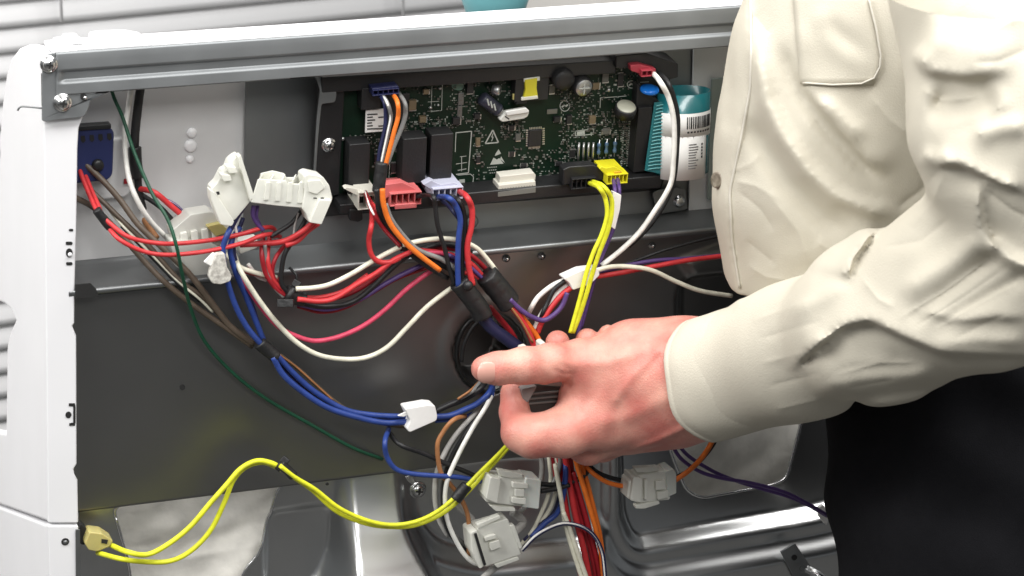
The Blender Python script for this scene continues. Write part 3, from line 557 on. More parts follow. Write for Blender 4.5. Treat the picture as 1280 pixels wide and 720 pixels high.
while a < 0.86:
    w_ = random.choice((0.02, 0.035, 0.05)); curlpatch(a, a+w_, zat(147), zat(162), 0.045, 'barcode_bar', M_INK, 2); a += w_ + random.choice((0.025, 0.04))
for k in range(9): curlpatch(-0.16+k*0.12, -0.09+k*0.12, zat(165.0), zat(167.2), 0.045, 'print_line', M_INK, 1)
for k in range(10): curlpatch(-0.10, 0.16+0.12*random.random(), zat(181+k*3.3), zat(182.2+k*3.3), 0.045, 'print_line', mat('grey_ink', (0.2, 0.2, 0.2), 0.7), 3)
for k in range(5): curlpatch(0.40, 0.46, zat(181+k*4), zat(183.6+k*4), 0.045, 'print_line', M_INK, 1)
for k in range(4): curlpatch(1.10, 1.20, zat(148+k*6), zat(151+k*6), 0.045, 'print_line', M_INK, 1)
# ------------------------------------------------------------------ wiring
def wpts(pts, y):
    out = []
    for p in pts: out.append(P(p[0], p[1], p[2] if len(p) > 2 else y))
    return out
def wire(parent, c, pts, y=-0.02, r=3.1, name='wire', label=None, stripe=None):
    rj = random.Random(int(pts[0][0]*13 + pts[-1][1]*7)); n_ = len(pts)
    pts = [(p[0] + (rj.uniform(-1, 1)*0.9 if 0 < i < n_-1 else 0), p[1] + (rj.uniform(-1, 1)*0.9 if 0 < i < n_-1 else 0)) + tuple(p[2:]) for i, p in enumerate(pts)]
    q = crom(wpts(pts, y), 7); rad = r*S*0.88
    o = MB().tube(q, rad, 10).build(name, WM(c), parent, smooth=True)
    if label: o['label'] = label
    if stripe:                               # a printed line of another colour that runs along the insulation
        off = (-FWD + UPV*0.35 - RGT*0.25).normalized()*rad*0.55
        MB().tube([p + off for p in q], rad*0.62, 8).build('stripe', WM(stripe), o, smooth=True)
    return o
def sleeve(parent, pts, y, r, name='sleeve', m=None, flat=1.0):   # tape wound in overlapping turns
    q = crom(wpts(pts, y), 14); n = len(q); seg = 18; R_ = r*S; tape = m is None and r > 5
    mb = MB().tube(q, R_, seg)
    L = sum((b-a).length for a, b in zip(q[:-1], q[1:])); turns = L/0.009; rs = random.Random(int(pts[0][0]*7+pts[0][1]))
    ph = rs.random()*6
    for i in range(n):
        for k in range(seg):
            a = k/seg; t = i/(n-1); f = 1.0
            if tape:
                sw_ = (t*turns + a) % 1.0; f = 0.98 + 0.03*sw_ + 0.07*math.sin(2*math.pi*a*2 + ph) + 0.03*math.sin(2*math.pi*a*3 + t*5 + ph)
                if i in (0, n-1): f *= 0.94
            v = Vector(mb.v[i*seg+k]); mb.v[i*seg+k] = tuple(q[i] + (v - q[i])*f)
    return mb.build(name, m or M_TAPE, parent, smooth=True)
def tie(parent, px, py, y, r, ang=0.0, m=None, tail=True):
    c = P(px, py, y); d = (RGT*math.cos(ang) + UPV*math.sin(ang)); R_ = r*S
    o = MB().lathe(c - d*0.0022, d, [(R_, 0), (R_*1.12, 0.0006), (R_*1.12, 0.0038), (R_, 0.0044)], 16).build('cable_tie', m or M_TAPE, parent, smooth=True)
    n = UPV*math.cos(ang) - RGT*math.sin(ang)
    MB().box(c + n*R_*1.2 - FWD*R_*0.5, d*0.003, n*0.0026, FWD*0.003).build('tie_head', m or M_TAPE, o, bevel=0.0005)
    if tail: MB().tube([c + n*R_*1.2, c + n*(R_*1.2+0.006) - d*0.004, c + n*(R_*1.2+0.008) - d*0.011], 0.0011, 6).build('tie_tail', m or M_TAPE, o, smooth=True)
    return o
def nylon(parent, px, Y, dy, name='housing', m=None, bevel=0.001, r=2): return polyprism(rnd_poly(px, r, 3), Y, dy, name, m or M_NYLON, parent, bevel)

# 1 red pair from the left edge to the double connector
t = thing('wire_pair', 'two red wires with a short black sleeve sweeping from the left edge', 'wires', group='wire bundles')
wire(t, 'red', [(96, 196, .045), (101, 215, .03), (110, 242, .015), (121, 262, .0), (128, 272, -.008), (139, 281, -.012), (157, 294), (180, 301), (215, 305.5), (262, 301), (300, 292.5), (330, 285, -.014), (342, 287, -.004), (343, 296, .01)], -.018)
wire(t, 'red', [(98, 188, .05), (105, 214, .035), (114, 238, .02), (123, 259, .004), (129, 274, -.004), (135, 284, -.008), (150, 301), (180, 314), (213, 318.5), (260, 314), (300, 304), (325, 296), (340, 292, -.012), (350, 296, .0)], -.020)
sleeve(t, [(120.5, 262), (130, 275), (137.5, 284.5)], -.008, 5.6)
# 2 brown trio
t = thing('wire_bundle', 'brown and grey wires running down from the left edge to the taped blue loom', 'wires', group='wire bundles')
wire(t, 'brown', [(99, 198, .035), (128, 224, .025), (150, 250, .018), (172, 281, .010), (200, 306, .004), (235, 341, -.004), (262, 374), (288, 408), (318, 431)], -.006, 4.2)
wire(t, 'brown', [(92, 246, .03), (118, 261, .02), (150, 292, .012), (178, 325, .006), (205, 352, .0), (240, 381, -.002), (280, 407), (316, 433)], -.004, 4.0)
wire(t, 'brown', [(112, 236, .03), (150, 272, .018), (186, 308, .01), (224, 350, .0), (256, 372, -.002), (286, 404), (319, 429)], -.002, 3.6)
wire(t, 'black', [(152, 282, .02), (190, 322, .01), (222, 354, .0), (250, 376)], -.001, 3.0)
wire(t, 'cream', [(136, 262, .03), (152, 280, .016), (190, 318, .008), (224, 352, -.001), (250, 374, -.004), (266, 390)], -.003, 1.8)
wire(t, 'tan', [(172, 262, .06), (184, 281, .05), (196, 298, .04)], .05, 4.5)
# 3 green
tag(wire(None, 'green', [(136, 100, .03), (143, 122, .03), (153, 148, .02), (168, 190, .01), (190, 241, -.005), (210, 275, -.018), (221, 310, -.026), (229, 345, -.02), (238, 387, -.008), (256, 427, .0), (290, 466, .006), (335, 500, .007), (390, 531, .008), (440, 560, .009), (478, 574, .012)], 0, 2.5, 'wire'), 'long thin dark green wire hanging down across the dark plate', 'wire')
# 4 white + black sleeved lead
tag(wire(None, 'white', [(166, 100, .04), (161, 135, .04), (156, 165, .035), (156, 195, .03), (162, 228, .02), (175, 258, .015), (190, 279, .02), (208, 297, .03)], 0, 3.6), 'white wire curving down beside the black sleeved lead', 'wire')
t = thing('sleeved_lead', 'black sleeved lead hanging behind the green wire', 'lead')
sleeve(t, [(177, 100), (173, 130), (169, 165), (168, 190)], .042, 5.5, 'upper_sleeve'); sleeve(t, [(169, 184), (170, 205), (173, 222)], .040, 7.5, 'strain_relief', M_BLACKP); sleeve(t, [(172, 220), (174, 240), (179, 262)], .042, 4.6, 'lower_sleeve')
# 5 red/black pair behind
t = thing('wire_bundle', 'red, black and purple wires passing behind the green wire', 'wires', group='wire bundles')
wire(t, 'red', [(170, 235, .044), (192, 241), (212, 256), (235, 276), (258, 293), (282, 302, .01)], .03, 4.0)
wire(t, 'black', [(172, 240, .044), (200, 258), (220, 278), (246, 292), (272, 296, .01)], .034, 3.4)
wire(t, 'purple', [(203, 247), (220, 256), (236, 272), (246, 284)], .036, 1.8, stripe='white')
# 6 translucent block behind the wires
t = thing('terminal_block', 'cloudy white plastic terminal block lying on the ledge behind the red wires', 'connector')
nylon(t, [(214, 289), (238, 268), (264, 264), (290, 280), (288, 300), (262, 312), (222, 312)], .012, .02, 'upper_body', M_CLOUD, bevel=.001); nylon(t, [(212, 300), (262, 302), (288, 318), (276, 342), (246, 346), (220, 334)], .006, .02, 'lower_body', M_CLOUD, bevel=.0015)
for k in range(4): nylon(t, [(226+k*13, 292-k*2.2), (234+k*13, 290-k*2.2), (236+k*13, 304-k*1), (227+k*13, 306-k*1)], .0085, .006, 'cell', M_NYLON, bevel=.0005, r=1)
nylon(t, [(258, 283), (276, 279), (288, 290), (270, 296)], .006, .01, 'yellowed_insert', M_NYLON2); nylon(t, [(296, 301), (322, 296), (322, 310), (300, 318)], .02, .01, 'end_piece')
# 7 left open connector
t = thing('wire_connector', 'open white nylon connector tilted on end above the blue wires', 'connector', group='open nylon connectors')
nylon(t, [(264, 236), (272, 228), (279, 214), (284, 212), (288, 202), (294, 197), (300, 194), (316, 240), (313, 252), (294, 275), (281, 278), (276, 262)], -.022, .014, 'housing', bevel=.0007)
nylon(t, [(263, 237), (270, 242), (293, 277), (290, 283), (276, 281), (264, 250)], -.030, .012, 'front_wall', bevel=.0006)
nylon(t, [(297, 196), (301, 193), (318, 246), (313, 251)], -.028, .008, 'rim', bevel=.0006, r=1)
for a, b in ((276, 218), (283, 208)): nylon(t, [(a, b), (a+12, b+1), (a+14, b+8), (a+4, b+9)], -.029, .010, 'cell_wall', bevel=.0006, r=1)
polyprism([(270, 240), (274, 239.5), (275, 243), (272, 244)], -.0305, .0006, 'slot', M_HOLE, t, 0)
wire(t, 'navy', [(308, 254), (300, 266), (294, 276), (286, 292)], -.018, 3.0); wire(t, 'white', [(293, 278), (296, 292), (294, 308)], -.016, 2.0)
# 8 right open connector
t = thing('wire_connector', 'longer open white nylon connector bent over at its right end', 'connector', group='open nylon connectors')
nylon(t, [(319, 246), (326, 217), (341, 213.5), (356, 217), (358, 222), (371, 222), (374, 217), (396, 219), (402, 236), (398, 256), (345, 251)], -.012, .002, 'rear_wall', bevel=.0004, r=1.5)
nylon(t, [(314, 253), (323, 224), (358, 226), (360, 230), (374, 230), (377, 226), (396, 228), (402, 242), (398, 262), (380, 260), (345, 257)], -.028, .002, 'front_wall', bevel=.0004, r=1.5)
nylon(t, [(314, 250), (398, 259), (398, 262), (380, 260), (345, 257), (314, 253)], -.027, .015, 'floor_wall', bevel=.0003, r=0.5)
for a in (319, 333, 347, 361, 375, 389):
    f0, f1 = P(a+4, 225, -.0275), P(a, 254 + (a-319)*.09, -.0275); r0, r1 = P(a+8, 218, -.0105), P(a+4, 248 + (a-319)*.09, -.0105)
    MB().prism([f0, f1, r1, r0], (0.0011, 0, 0)).build('cell_wall', M_NYLON, t)
for a in (334, 348, 362, 376): nylon(t, [(a-1, 228), (a+4, 228), (a+2, 250 + (a-334)*.1), (a-4, 250 + (a-334)*.1)], -.0293, .0016, 'rib', bevel=.0003, r=.6)
nylon(t, [(330, 232), (340, 231), (337, 248), (326, 247)], -.024, .008, 'yellowed_terminal', mat('pale_yellow_nylon', (0.62, 0.60, 0.30), 0.4, sss=.3), bevel=.0006, r=1)
nylon(t, [(380, 220), (386, 217), (404, 221), (412, 232), (416, 249), (414, 252), (402, 281), (386, 278), (383, 268), (378, 261), (381, 240)], -.032, .018, 'end_wall', bevel=.0009)
nylon(t, [(399, 250), (415, 250), (402, 280.5), (387, 278)], -.036, .006, 'end_cap', bevel=.0005, r=0.8)
nylon(t, [(385, 226), (400, 225), (407, 234), (396, 243), (386, 240)], -.0335, .004, 'moulded_tab', bevel=.0006, r=1)
for a in (392, 401): polyprism([(a, 247), (a+4, 247), (a+4, 248.4), (a, 248.4)], -.0324, .0006, 'slot', M_HOLE, t, 0)
wire(t, 'red', [(300, 306, -.01), (330, 305, -.012), (355, 301, -.016), (375, 291), (393, 277)], -.022, 4.0); wire(t, 'red', [(357, 307), (372, 300), (384, 288), (398, 279)], -.018, 3.8)
wire(t, 'black', [(378, 262), (365, 277), (350, 289), (338, 296)], -.014, 3.2); wire(t, 'purple', [(317, 257), (317, 268), (322, 279), (329, 288)], -.016, 3.2); wire(t, 'purple', [(322, 257), (321, 270), (325, 282)], -.014, 2.6)
wire(t, 'black', [(384, 262), (381, 275), (370, 296), (357, 316), (351, 338), (353, 356), (362, 368)], -.016, 3.4); wire(t, 'clear', [(373, 266), (368, 280), (367, 294)], -.015, 1.5)
# 9 tied red loom to the centre
t = thing('wire_loom', 'tied loom of red, black, purple and cream wires crossing to the middle', 'wires', group='wire bundles')
for c, pts, r in (('darkred', [(329, 292, -.0), (327, 318), (332, 342), (346, 362), (362, 372)], 3.4), ('red', [(337, 296, -.0), (335, 322), (341, 348), (358, 366)], 3.4), ('darkred', [(358, 304, -.0), (345, 322), (341, 342), (352, 362)], 3.0), ('grey', [(331, 306), (332, 330), (340, 355), (355, 372)], 2.6)):
    wire(t, c, pts, -.014, r)
tie(t, 364, 368, -.016, 12, -0.5); nyl = MB().box(P(357, 379, -.03), RGT*.006, UPV*.003, FWD*.004).build('tie_head', M_TAPE, t, bevel=.0006)
sleeve(t, [(358, 366), (372, 371), (380, 373)], -.016, 11, 'tape_wrap')
wire(t, 'cream', [(370, 361), (390, 360), (412, 356), (440, 343), (470, 325), (505, 306), (540, 298.5), (570, 299), (594, 310), (612, 328), (622, 342)], -.024, 3.5)
wire(t, 'red', [(372, 374), (398, 376.5), (420, 372), (445, 357), (470, 341), (492, 325), (515, 314)], -.026, 3.6); wire(t, 'red', [(375, 371), (400, 371), (430, 363), (460, 343)], -.020, 3.0)
wire(t, 'darkred', [(372, 371), (410, 374), (445, 364), (480, 340), (515, 318), (555, 310), (585, 318), (608, 338), (620, 352)], -.014, 3.6)
wire(t, 'black', [(372, 378), (405, 384), (440, 377), (470, 356), (492, 333), (515, 318), (550, 306), (585, 311)], -.018, 3.8); wire(t, 'purple', [(372, 380), (410, 386), (450, 374), (480, 355), (510, 339), (545, 326), (575, 327), (598, 343), (612, 356)], -.016, 3.4)
wire(t, 'darkred', [(372, 383), (400, 390), (430, 386), (460, 370), (495, 350), (530, 336), (560, 330)], -.010, 2.6); wire(t, 'red', [(520, 312), (555, 316), (584, 326), (604, 345)], -.020, 3.2); wire(t, 'purple', [(560, 318), (585, 332), (604, 349)], -.024, 2.8); wire(t, 'red', [(575, 340), (592, 343), (604, 354)], -.022, 3.0)
wire(t, 'red', [(465, 262, .004), (464, 280), (461.5, 300), (465, 318), (474, 328), (488, 328), (500, 322)], -.026, 3.7); wire(t, 'black', [(500, 312), (530, 302), (560, 301.5), (590, 315)], -.012, 3)
wire(t, 'purple', [(520, 322), (550, 318), (574, 322)], -.022, 2.8); wire(t, 'pink', [(515, 318), (545, 316), (572, 322)], -.023, 3)
# 10 pink and cream slack wires
tag(wire(None, 'pink', [(296, 336, .002), (308, 356), (325, 382), (347, 408), (370, 421), (395, 425.5), (425, 421), (455, 407), (482, 387), (507, 363), (530, 344), (552, 330)], -.016, 3.5), 'slack pink wire hanging in a loop over the dark plate', 'wire')
tag(wire(None, 'cream', [(293, 318, .004), (302, 340), (320, 370), (342, 398), (367, 425), (395, 443), (425, 449.5), (455, 447), (483, 434), (508, 411), (532, 385), (555, 366), (574, 354)], -.022, 3.5), 'slack cream wire hanging lowest in a loop beneath the pink one', 'wire')
t = thing('wire_pair', 'short red and cream stubs between the terminal block and the tie', 'wires')
wire(t, 'cream', [(284, 318, .004), (300, 333), (322, 341), (346, 347)], -.010, 3.4); wire(t, 'red', [(290, 332, .004), (310, 340), (335, 346), (352, 352)], -.008, 3.6); wire(t, 'white', [(310, 330), (322, 344), (333, 350)], -.004, 3)
# 11 blue loom
t = thing('wire_loom', 'blue wires bound with black tape and a white label band', 'wires', group='wire bundles')
wire(t, 'blue', [(292, 280, -.012), (284, 292), (278, 312), (281, 342), (293, 378), (309, 408), (327, 431)], -.020, 4.0); wire(t, 'blue', [(300, 284, -.012), (288, 306), (293, 335), (308, 370), (319, 400), (330, 427)], -.016, 4.0)
wire(t, 'navy', [(304, 272, -.008), (293, 310), (301, 345), (313, 374), (322, 402), (330, 428)], -.010, 3.0)
sleeve(t, [(324, 428), (334, 437), (345, 446)], -.018, 9, 'tape_wrap')
wire(t, 'blue', [(341, 446), (355, 468), (378, 491), (410, 510), (445, 522), (480, 527.5), (512, 527)], -.022, 4.2); wire(t, 'blue', [(346, 444), (368, 468), (395, 490), (430, 511), (465, 519), (512, 521)], -.018, 4.0)
wire(t, 'navy', [(343, 446), (366, 474), (396, 500), (436, 519), (475, 525), (512, 524)], -.014, 3.6); wire(t, 'brown', [(348, 442), (372, 461), (394, 481), (420, 502), (450, 520), (490, 532), (515, 534)], -.008, 2.6); wire(t, 'tan', [(349, 443), (370, 459), (392, 478), (416, 500)], -.012, 1.4)
nylon(t, [(506, 511), (534, 506), (544, 507), (547, 520), (546, 526), (512, 541), (508, 536), (513, 526)], -.030, .014, 'label_band', M_LABEL, bevel=.002); nylon(t, [(497, 520), (530, 505), (530, 508.5), (505, 521)], -.028, .002, 'label_flap', M_LABEL, bevel=.0003, r=1)
wire(t, 'blue', [(544, 521), (562, 519), (580, 513), (597, 504), (610, 493), (616, 478, -.0)], -.022, 4.4); wire(t, 'blue', [(544, 526), (565, 525), (586, 519), (604, 509), (614, 498), (617, 480, -.0)], -.017, 3.2)
wire(t, 'black', [(544, 514), (562, 506), (582, 497), (600, 486), (612, 468, .0)], -.020, 4.6); wire(t, 'grey', [(575, 498), (592, 487), (606, 470, .0)], -.022, 3.0); wire(t, 'tan', [(572, 499), (588, 488), (600, 476, .0)], -.024, 1.8)
# paper tag
tg = thing('paper_tag', 'crumpled speckled paper tag hanging over the dark plate edge', 'tag')
nylon(tg, [(270, 318), (281, 316), (284, 334), (290, 345), (288, 352), (276, 356), (266, 355), (261, 347), (262, 340)], -.030, .006, 'tag_sheet', mat('speckled_paper', (0.70, 0.68, 0.62), 0.7, col2=(0.33, 0.31, 0.28), vscale=320), bevel=.0015); nylon(tg, [(255, 328), (267, 316), (270, 318), (264, 333)], -.028, .003, 'tag_fold', M_LABEL, bevel=.0005, r=1)
# 12 lead from the blue plug
t = thing('wire_bundle', 'grey and orange wires curving down from the blue plug into a black sleeve', 'wires', group='wire bundles')
yb = .0
wire(t, 'navy', [(472, 116, .012), (480, 128), (483, 145), (481, 165), (475, 190), (473, 210)], -.004, 3.0); wire(t, 'grey', [(476, 117, .012), (484, 127), (488, 145), (486, 165), (479, 192), (476, 210)], -.008, 2.8, stripe='white')
wire(t, 'orange', [(490, 116, .012), (496, 127), (497, 145), (493, 165), (486, 190), (481, 210)], -.012, 3.2); wire(t, 'grey', [(498, 116, .012), (506, 128), (507, 143), (502, 160), (493, 180), (484, 205)], -.006, 3.2)
sleeve(t, [(477, 203), (475, 222), (473, 240)], -.012, 7.5)
wire(t, 'orange', [(478, 236), (480, 256), (488, 278), (504, 301), (524, 319), (550, 338)], -.032, 3.8); wire(t, 'black', [(471, 236), (474, 262), (484, 285), (502, 308), (530, 330), (560, 348)], -.024, 3.6); wire(t, 'grey', [(482, 255), (490, 275), (504, 296), (524, 312), (553, 325), (576, 342)], -.028, 3.4); wire(t, 'black', [(484, 262), (500, 292), (522, 316), (550, 330), (575, 345)], -.020, 3.4)
wire(t, 'red', [(459, 246, .004), (470, 262), (480, 280), (494, 299), (510, 314)], -.020, 3.4); wire(t, 'darkred', [(457, 240, .006), (465, 262), (479, 284), (500, 308)], -.026, 2.8, stripe='white')
# 13 lavender plug wires
t = thing('wire_bundle', 'black, blue and red wires dropping from the lavender plug', 'wires', group='wire bundles')
wire(t, 'black', [(520, 246, .006), (532, 244, -.004), (541, 247), (544, 258), (548, 282), (556, 312), (562, 335), (568, 356)], -.030, 3.3); wire(t, 'blue', [(548, 246, .006), (560, 248), (570, 257), (575, 275), (574, 300), (572, 330), (573, 358)], -.034, 4.0)
wire(t, 'black', [(560, 245, .006), (572, 250), (579, 264), (581, 290), (577, 320), (578, 358)], -.030, 3.8); wire(t, 'red', [(574, 239, .006), (584, 246), (590, 260), (589, 282), (584, 308), (585, 332), (591, 356)], -.034, 4.2); wire(t, 'navy', [(552, 250, .004), (566, 262), (576, 285), (574, 340), (576, 358)], -.026, 3)
# 14 taped centre trunk
t = thing('wire_loom', 'thick black taped trunk of wires in the centre above the round hole', 'wires', group='wire bundles')
sleeve(t, [(608, 343), (622, 360), (637, 380)], -.026, 15.5, 'tape_wrap'); sleeve(t, [(573, 352), (584, 366), (598, 384), (604, 396)], -.030, 12.5, 'tape_wrap'); MB().lathe(P(585, 357, -.042), -FWD, [(.004, 0), (.003, .003), (.001, .004)], 12).build('tape_end', M_TAPE, t, smooth=True)
sleeve(t, [(600, 392), (614, 409), (634, 424), (656, 440)], -.024, 8, 'navy_sleeve', WM('navy')); wire(t, 'black', [(604, 396), (590, 410), (580, 430), (577, 452)], .004, 3.0)
wire(t, 'darkred', [(612, 384), (625, 398), (640, 418), (650, 440)], -.010, 4.5); wire(t, 'red', [(636, 380), (650, 398), (662, 418), (670, 440)], -.032, 4.2); wire(t, 'orange', [(641, 382), (655, 398), (668, 415), (677, 432)], -.030, 4.2); wire(t, 'tan', [(638, 383), (654, 404), (666, 428)], -.035, 1.6)
wire(t, 'purple', [(637, 374), (650, 387), (665, 396), (680, 400), (693, 393), (703, 380), (709, 366)], -.034, 3.6)
# 15 right bundle through the white band
t = thing('wire_bundle', 'white, black and red wires gathered in a white band right of centre', 'wires', group='wire bundles')
nylon(t, [(704, 348), (726, 338), (748, 335), (750, 344), (738, 356), (716, 363), (712, 354)], -.032, .012, 'label_band', M_LABEL, bevel=.002)
wire(t, 'white', [(708, 349), (690, 357), (674, 370), (664, 384), (658, 398, -.01)], -.024, 3.6); wire(t, 'black', [(706, 351), (694, 362), (684, 378), (677, 394), (674, 408, -.01)], -.027, 3.2, stripe=None); wire(t, 'white', [(713, 354), (698, 366), (684, 382), (674, 398), (668, 412)], -.024, 3.6)
wire(t, 'red', [(716, 358), (702, 369), (688, 385), (678, 402), (672, 416)], -.028, 4.0)
wire(t, 'cream', [(745, 338), (765, 334), (790, 333), (815, 338), (845, 352), (875, 364), (915, 370)], -.030, 3.4); wire(t, 'red', [(745, 346), (780, 339.5), (820, 332), (860, 326), (912, 319)], -.022, 3.6); wire(t, 'purple', [(745, 342), (780, 333), (820, 326), (860, 323), (912, 318)], -.018, 3.0)
wire(t, 'black', [(745, 340), (790, 328), (830, 314), (870, 302), (912, 292)], -.006, 2.2)
# 16 white and black from the crimson plug
t = thing('wire_pair', 'white and black wires falling in front of the teal ribbon', 'wires', group='wire bundles')
wire(t, 'white', [(815, 90, .012), (825, 100), (835, 120), (842, 145), (843, 172), (841, 200), (839, 224), (833, 241), (820, 262), (800, 289), (778, 312), (752, 332)], -.026, 3.8); wire(t, 'black', [(822, 90, .014), (835, 104), (844, 125), (848, 150), (847, 185), (844, 215), (839, 238), (827, 262), (808, 287), (786, 308)], -.020, 3.6)
# 17 yellow pair above and purple pair
t = thing('wire_pair', 'two bright yellow wires dropping from the black plug to the hand', 'wires', group='yellow wire pairs')
wire(t, 'yellow', [(737, 229, .006), (748, 234), (757, 248), (759, 268), (753, 292), (742, 316), (733, 340), (726, 368), (720, 392), (713, 416)], -.040, 3.3); wire(t, 'yellow', [(741, 227, .006), (753, 232), (763, 247), (765.5, 266), (760, 290), (750, 314), (741, 338), (733, 366), (724, 394), (716, 416)], -.036, 3.3)
t = thing('wire_pair', 'two purple wires with a white flag label below the yellow plug', 'wires', group='wire bundles')
wire(t, 'purple', [(767, 225, .0), (769, 236), (768, 255), (764, 280), (756, 304), (746, 328), (738, 352), (731, 384), (722, 420)], -.028, 2.9); wire(t, 'purple', [(772, 224, .0), (774, 236), (773, 256), (768, 282), (759, 306), (748, 332), (742, 352), (735, 378), (726, 410)], -.024, 2.9)
nylon(t, [(766, 239), (777, 244), (775, 262), (769, 287), (763, 283), (766, 262)], -.034, .004, 'flag_label', M_LABEL, bevel=.0006, r=1)
# 18 yellow pair below
t = thing('wire_pair', 'two yellow wires sagging across the lower panel to a yellowed plug', 'wires', group='yellow wire pairs')
wire(t, 'yellow', [(640, 550, -.05), (622, 568, -.045), (600, 590), (578, 612), (550, 637), (520, 651), (490, 655.5), (460, 651), (425, 636), (395, 613), (370, 597), (350, 582)], -.040, 3.2); wire(t, 'yellow', [(642, 552, -.05), (626, 571, -.045), (606, 592), (583, 616), (553, 642), (520, 656), (488, 659), (455, 654), (420, 639), (390, 612), (368, 598), (348, 583)], -.036, 3.2)
wire(t, 'yellow', [(352, 585), (338, 578), (320, 577), (300, 586), (282, 606), (262, 630), (238, 658), (212, 680), (185, 693), (160, 691), (138, 681, .0)], -.030, 3.7); wire(t, 'yellow', [(352, 587), (330, 578.5), (308, 583), (292, 600), (280, 628), (264, 662), (240, 688), (212, 701), (180, 703), (150, 698), (122, 691, .0)], -.026, 3.6)
sleeve(t, [(569, 625), (577, 615), (584, 606)], -.039, 8); tie(t, 351, 582, -.033, 7.0, -0.7, tail=False); sleeve(t, [(350, 580), (359, 588), (367, 595)], -.037, 6.2)
nylon(t, [(106, 680), (112, 665), (128, 667), (142, 676), (137, 684), (121, 690), (111, 688)], -.006, .016, 'plug', M_NYLON2, bevel=.0012); polyprism([(127, 674), (135, 675), (134, 680), (127, 679)], -.0066, .001, 'plug_slot', M_HOLE, t, 0); nylon(t, [(100, 655), (108, 660), (112, 668), (106, 682), (100, 680)], .004, .012, 'socket', M_BLACKP)
# 19 lower blue / black pair and its white connector
t = thing('plug_and_socket', 'white nylon plug joining blue and black wires below the hand', 'connector', group='joined nylon plugs')
wire(t, 'blue', [(486, 536, -.01), (481, 552), (483, 570), (494, 585), (515, 593), (545, 594), (575, 597), (600, 601), (620, 601)], -.034, 3.7); wire(t, 'black', [(486, 540, -.01), (500, 556), (530, 568), (560, 580), (590, 594), (616, 611)], -.028, 3.5)
wire(t, 'black', [(676, 605), (695, 606), (715, 603), (730, 594), (736, 580), (738, 560, -.02)], -.030, 3.6); wire(t, 'black', [(676, 614), (694, 611), (712, 606)], -.034, 3.6)
def plug(t, pts_body, pts_back, tabs, ribs, Y):
    nylon(t, pts_body, Y, .016, 'housing', bevel=.0012); nylon(t, pts_back, Y - .004, .020, 'collar', bevel=.0012)
    for q in tabs: nylon(t, q, Y - .001, .006, 'latch', bevel=.0008, r=1)
    for q in ribs: nylon(t, q, Y - .0045, .004, 'rib', bevel=.0006, r=1)
plug(t, [(613, 596), (658, 596), (676, 603), (673, 636), (607, 628), (607, 612)], [(613, 596), (627, 599), (622, 630), (607, 624)], [[(622, 587), (653, 593), (654, 597), (640, 598), (625, 595)], [(612, 632), (644, 635), (644, 639), (620, 639)]], [[(641, 603), (660, 605), (660, 611), (641, 610)], [(644, 611), (656, 612), (655, 621), (644, 621)], [(640, 622), (658, 623), (657, 631), (640, 629)]], -.046)
nylon(t, [(657, 597), (677, 600), (674, 637), (653, 634)], -.048, .020, 'socket', mat('cloudy_nylon', (0.60, 0.62, 0.58), 0.35, sss=.2), bevel=.002)
# 20 second white connector
t = thing('plug_and_socket', 'tilted white nylon plug at the bottom with a black seam line', 'connector', group='joined nylon plugs')
plug(t, [(596, 660), (635, 648), (652, 693), (606, 709)], [(588, 666), (597, 662), (608, 706), (600, 712), (590, 690)], [[(596, 656), (625, 644), (626, 648), (598, 661)], [(618, 706), (648, 696), (649, 700), (622, 710)], [(637, 657), (643, 656), (653, 684), (650, 687)]], [[(606, 672), (620, 668), (621, 673), (607, 677)], [(612, 679), (624, 675), (627, 684), (614, 689)]], -.042)
MB().tube([P(594, 667, -.048), P(601, 690, -.048), P(606, 706, -.048)], .0012, 6).build('seam', M_TAPE, t)
wire(t, 'cream', [(684, 556, -.02), (687, 580), (688, 600), (684, 622), (675, 645), (664, 664), (651, 681)], -.026, 3.0); wire(t, 'cream', [(692, 556, -.02), (697, 585), (697, 606), (690, 630), (676, 655), (655, 684)], -.024, 3.0)
wire(t, 'navy', [(652, 688), (672, 668), (700, 654.5), (722, 656), (740, 668), (752, 690), (757, 726)], -.040, 3.2, stripe='white')
wire(t, 'blue', [(705, 556, -.02), (707, 590), (704, 620), (696, 642), (680, 655), (664, 672)], -.032, 4.0); wire(t, 'navy', [(702, 610), (692, 640), (672, 658), (655, 676)], -.026, 3)
# 21 loose wires left of it
t = thing('wire_bundle', 'white, grey and tan wires looping down left of the two lower plugs', 'wires', group='wire bundles')
wire(t, 'white', [(616, 492, -.01), (606, 510), (590, 537), (572, 572), (559, 604), (556, 632), (562, 660), (577, 688), (592, 704), (604, 704)], -.034, 3.4); wire(t, 'clear', [(612, 496, -.01), (590, 520), (565, 550), (548, 582), (543, 612), (548, 645), (560, 670)], -.020, 3.8)
wire(t, 'grey', [(610, 500, -.01), (588, 530), (568, 560), (556, 592), (552, 625), (562, 660), (580, 680), (592, 684)], -.016, 3.0); wire(t, 'black', [(606, 506, -.01), (586, 536), (566, 568), (556, 600), (556, 650), (570, 678), (590, 694)], -.024, 3.4)
wire(t, 'tan', [(588, 519, -.01), (568, 525), (553, 540), (547, 558), (551, 590), (562, 606), (576, 622), (584, 645), (586, 672), (586, 694)], -.030, 3.4); wire(t, 'clear', [(560, 600), (570, 630), (588, 648), (596, 660)], -.018, 5)
wire(t, 'clear', [(640, 640, .0), (655, 652, -.0), (640, 668), (624, 688)], -.006, 6); wire(t, 'clear', [(632, 700), (612, 716), (596, 730)], -.03, 5)
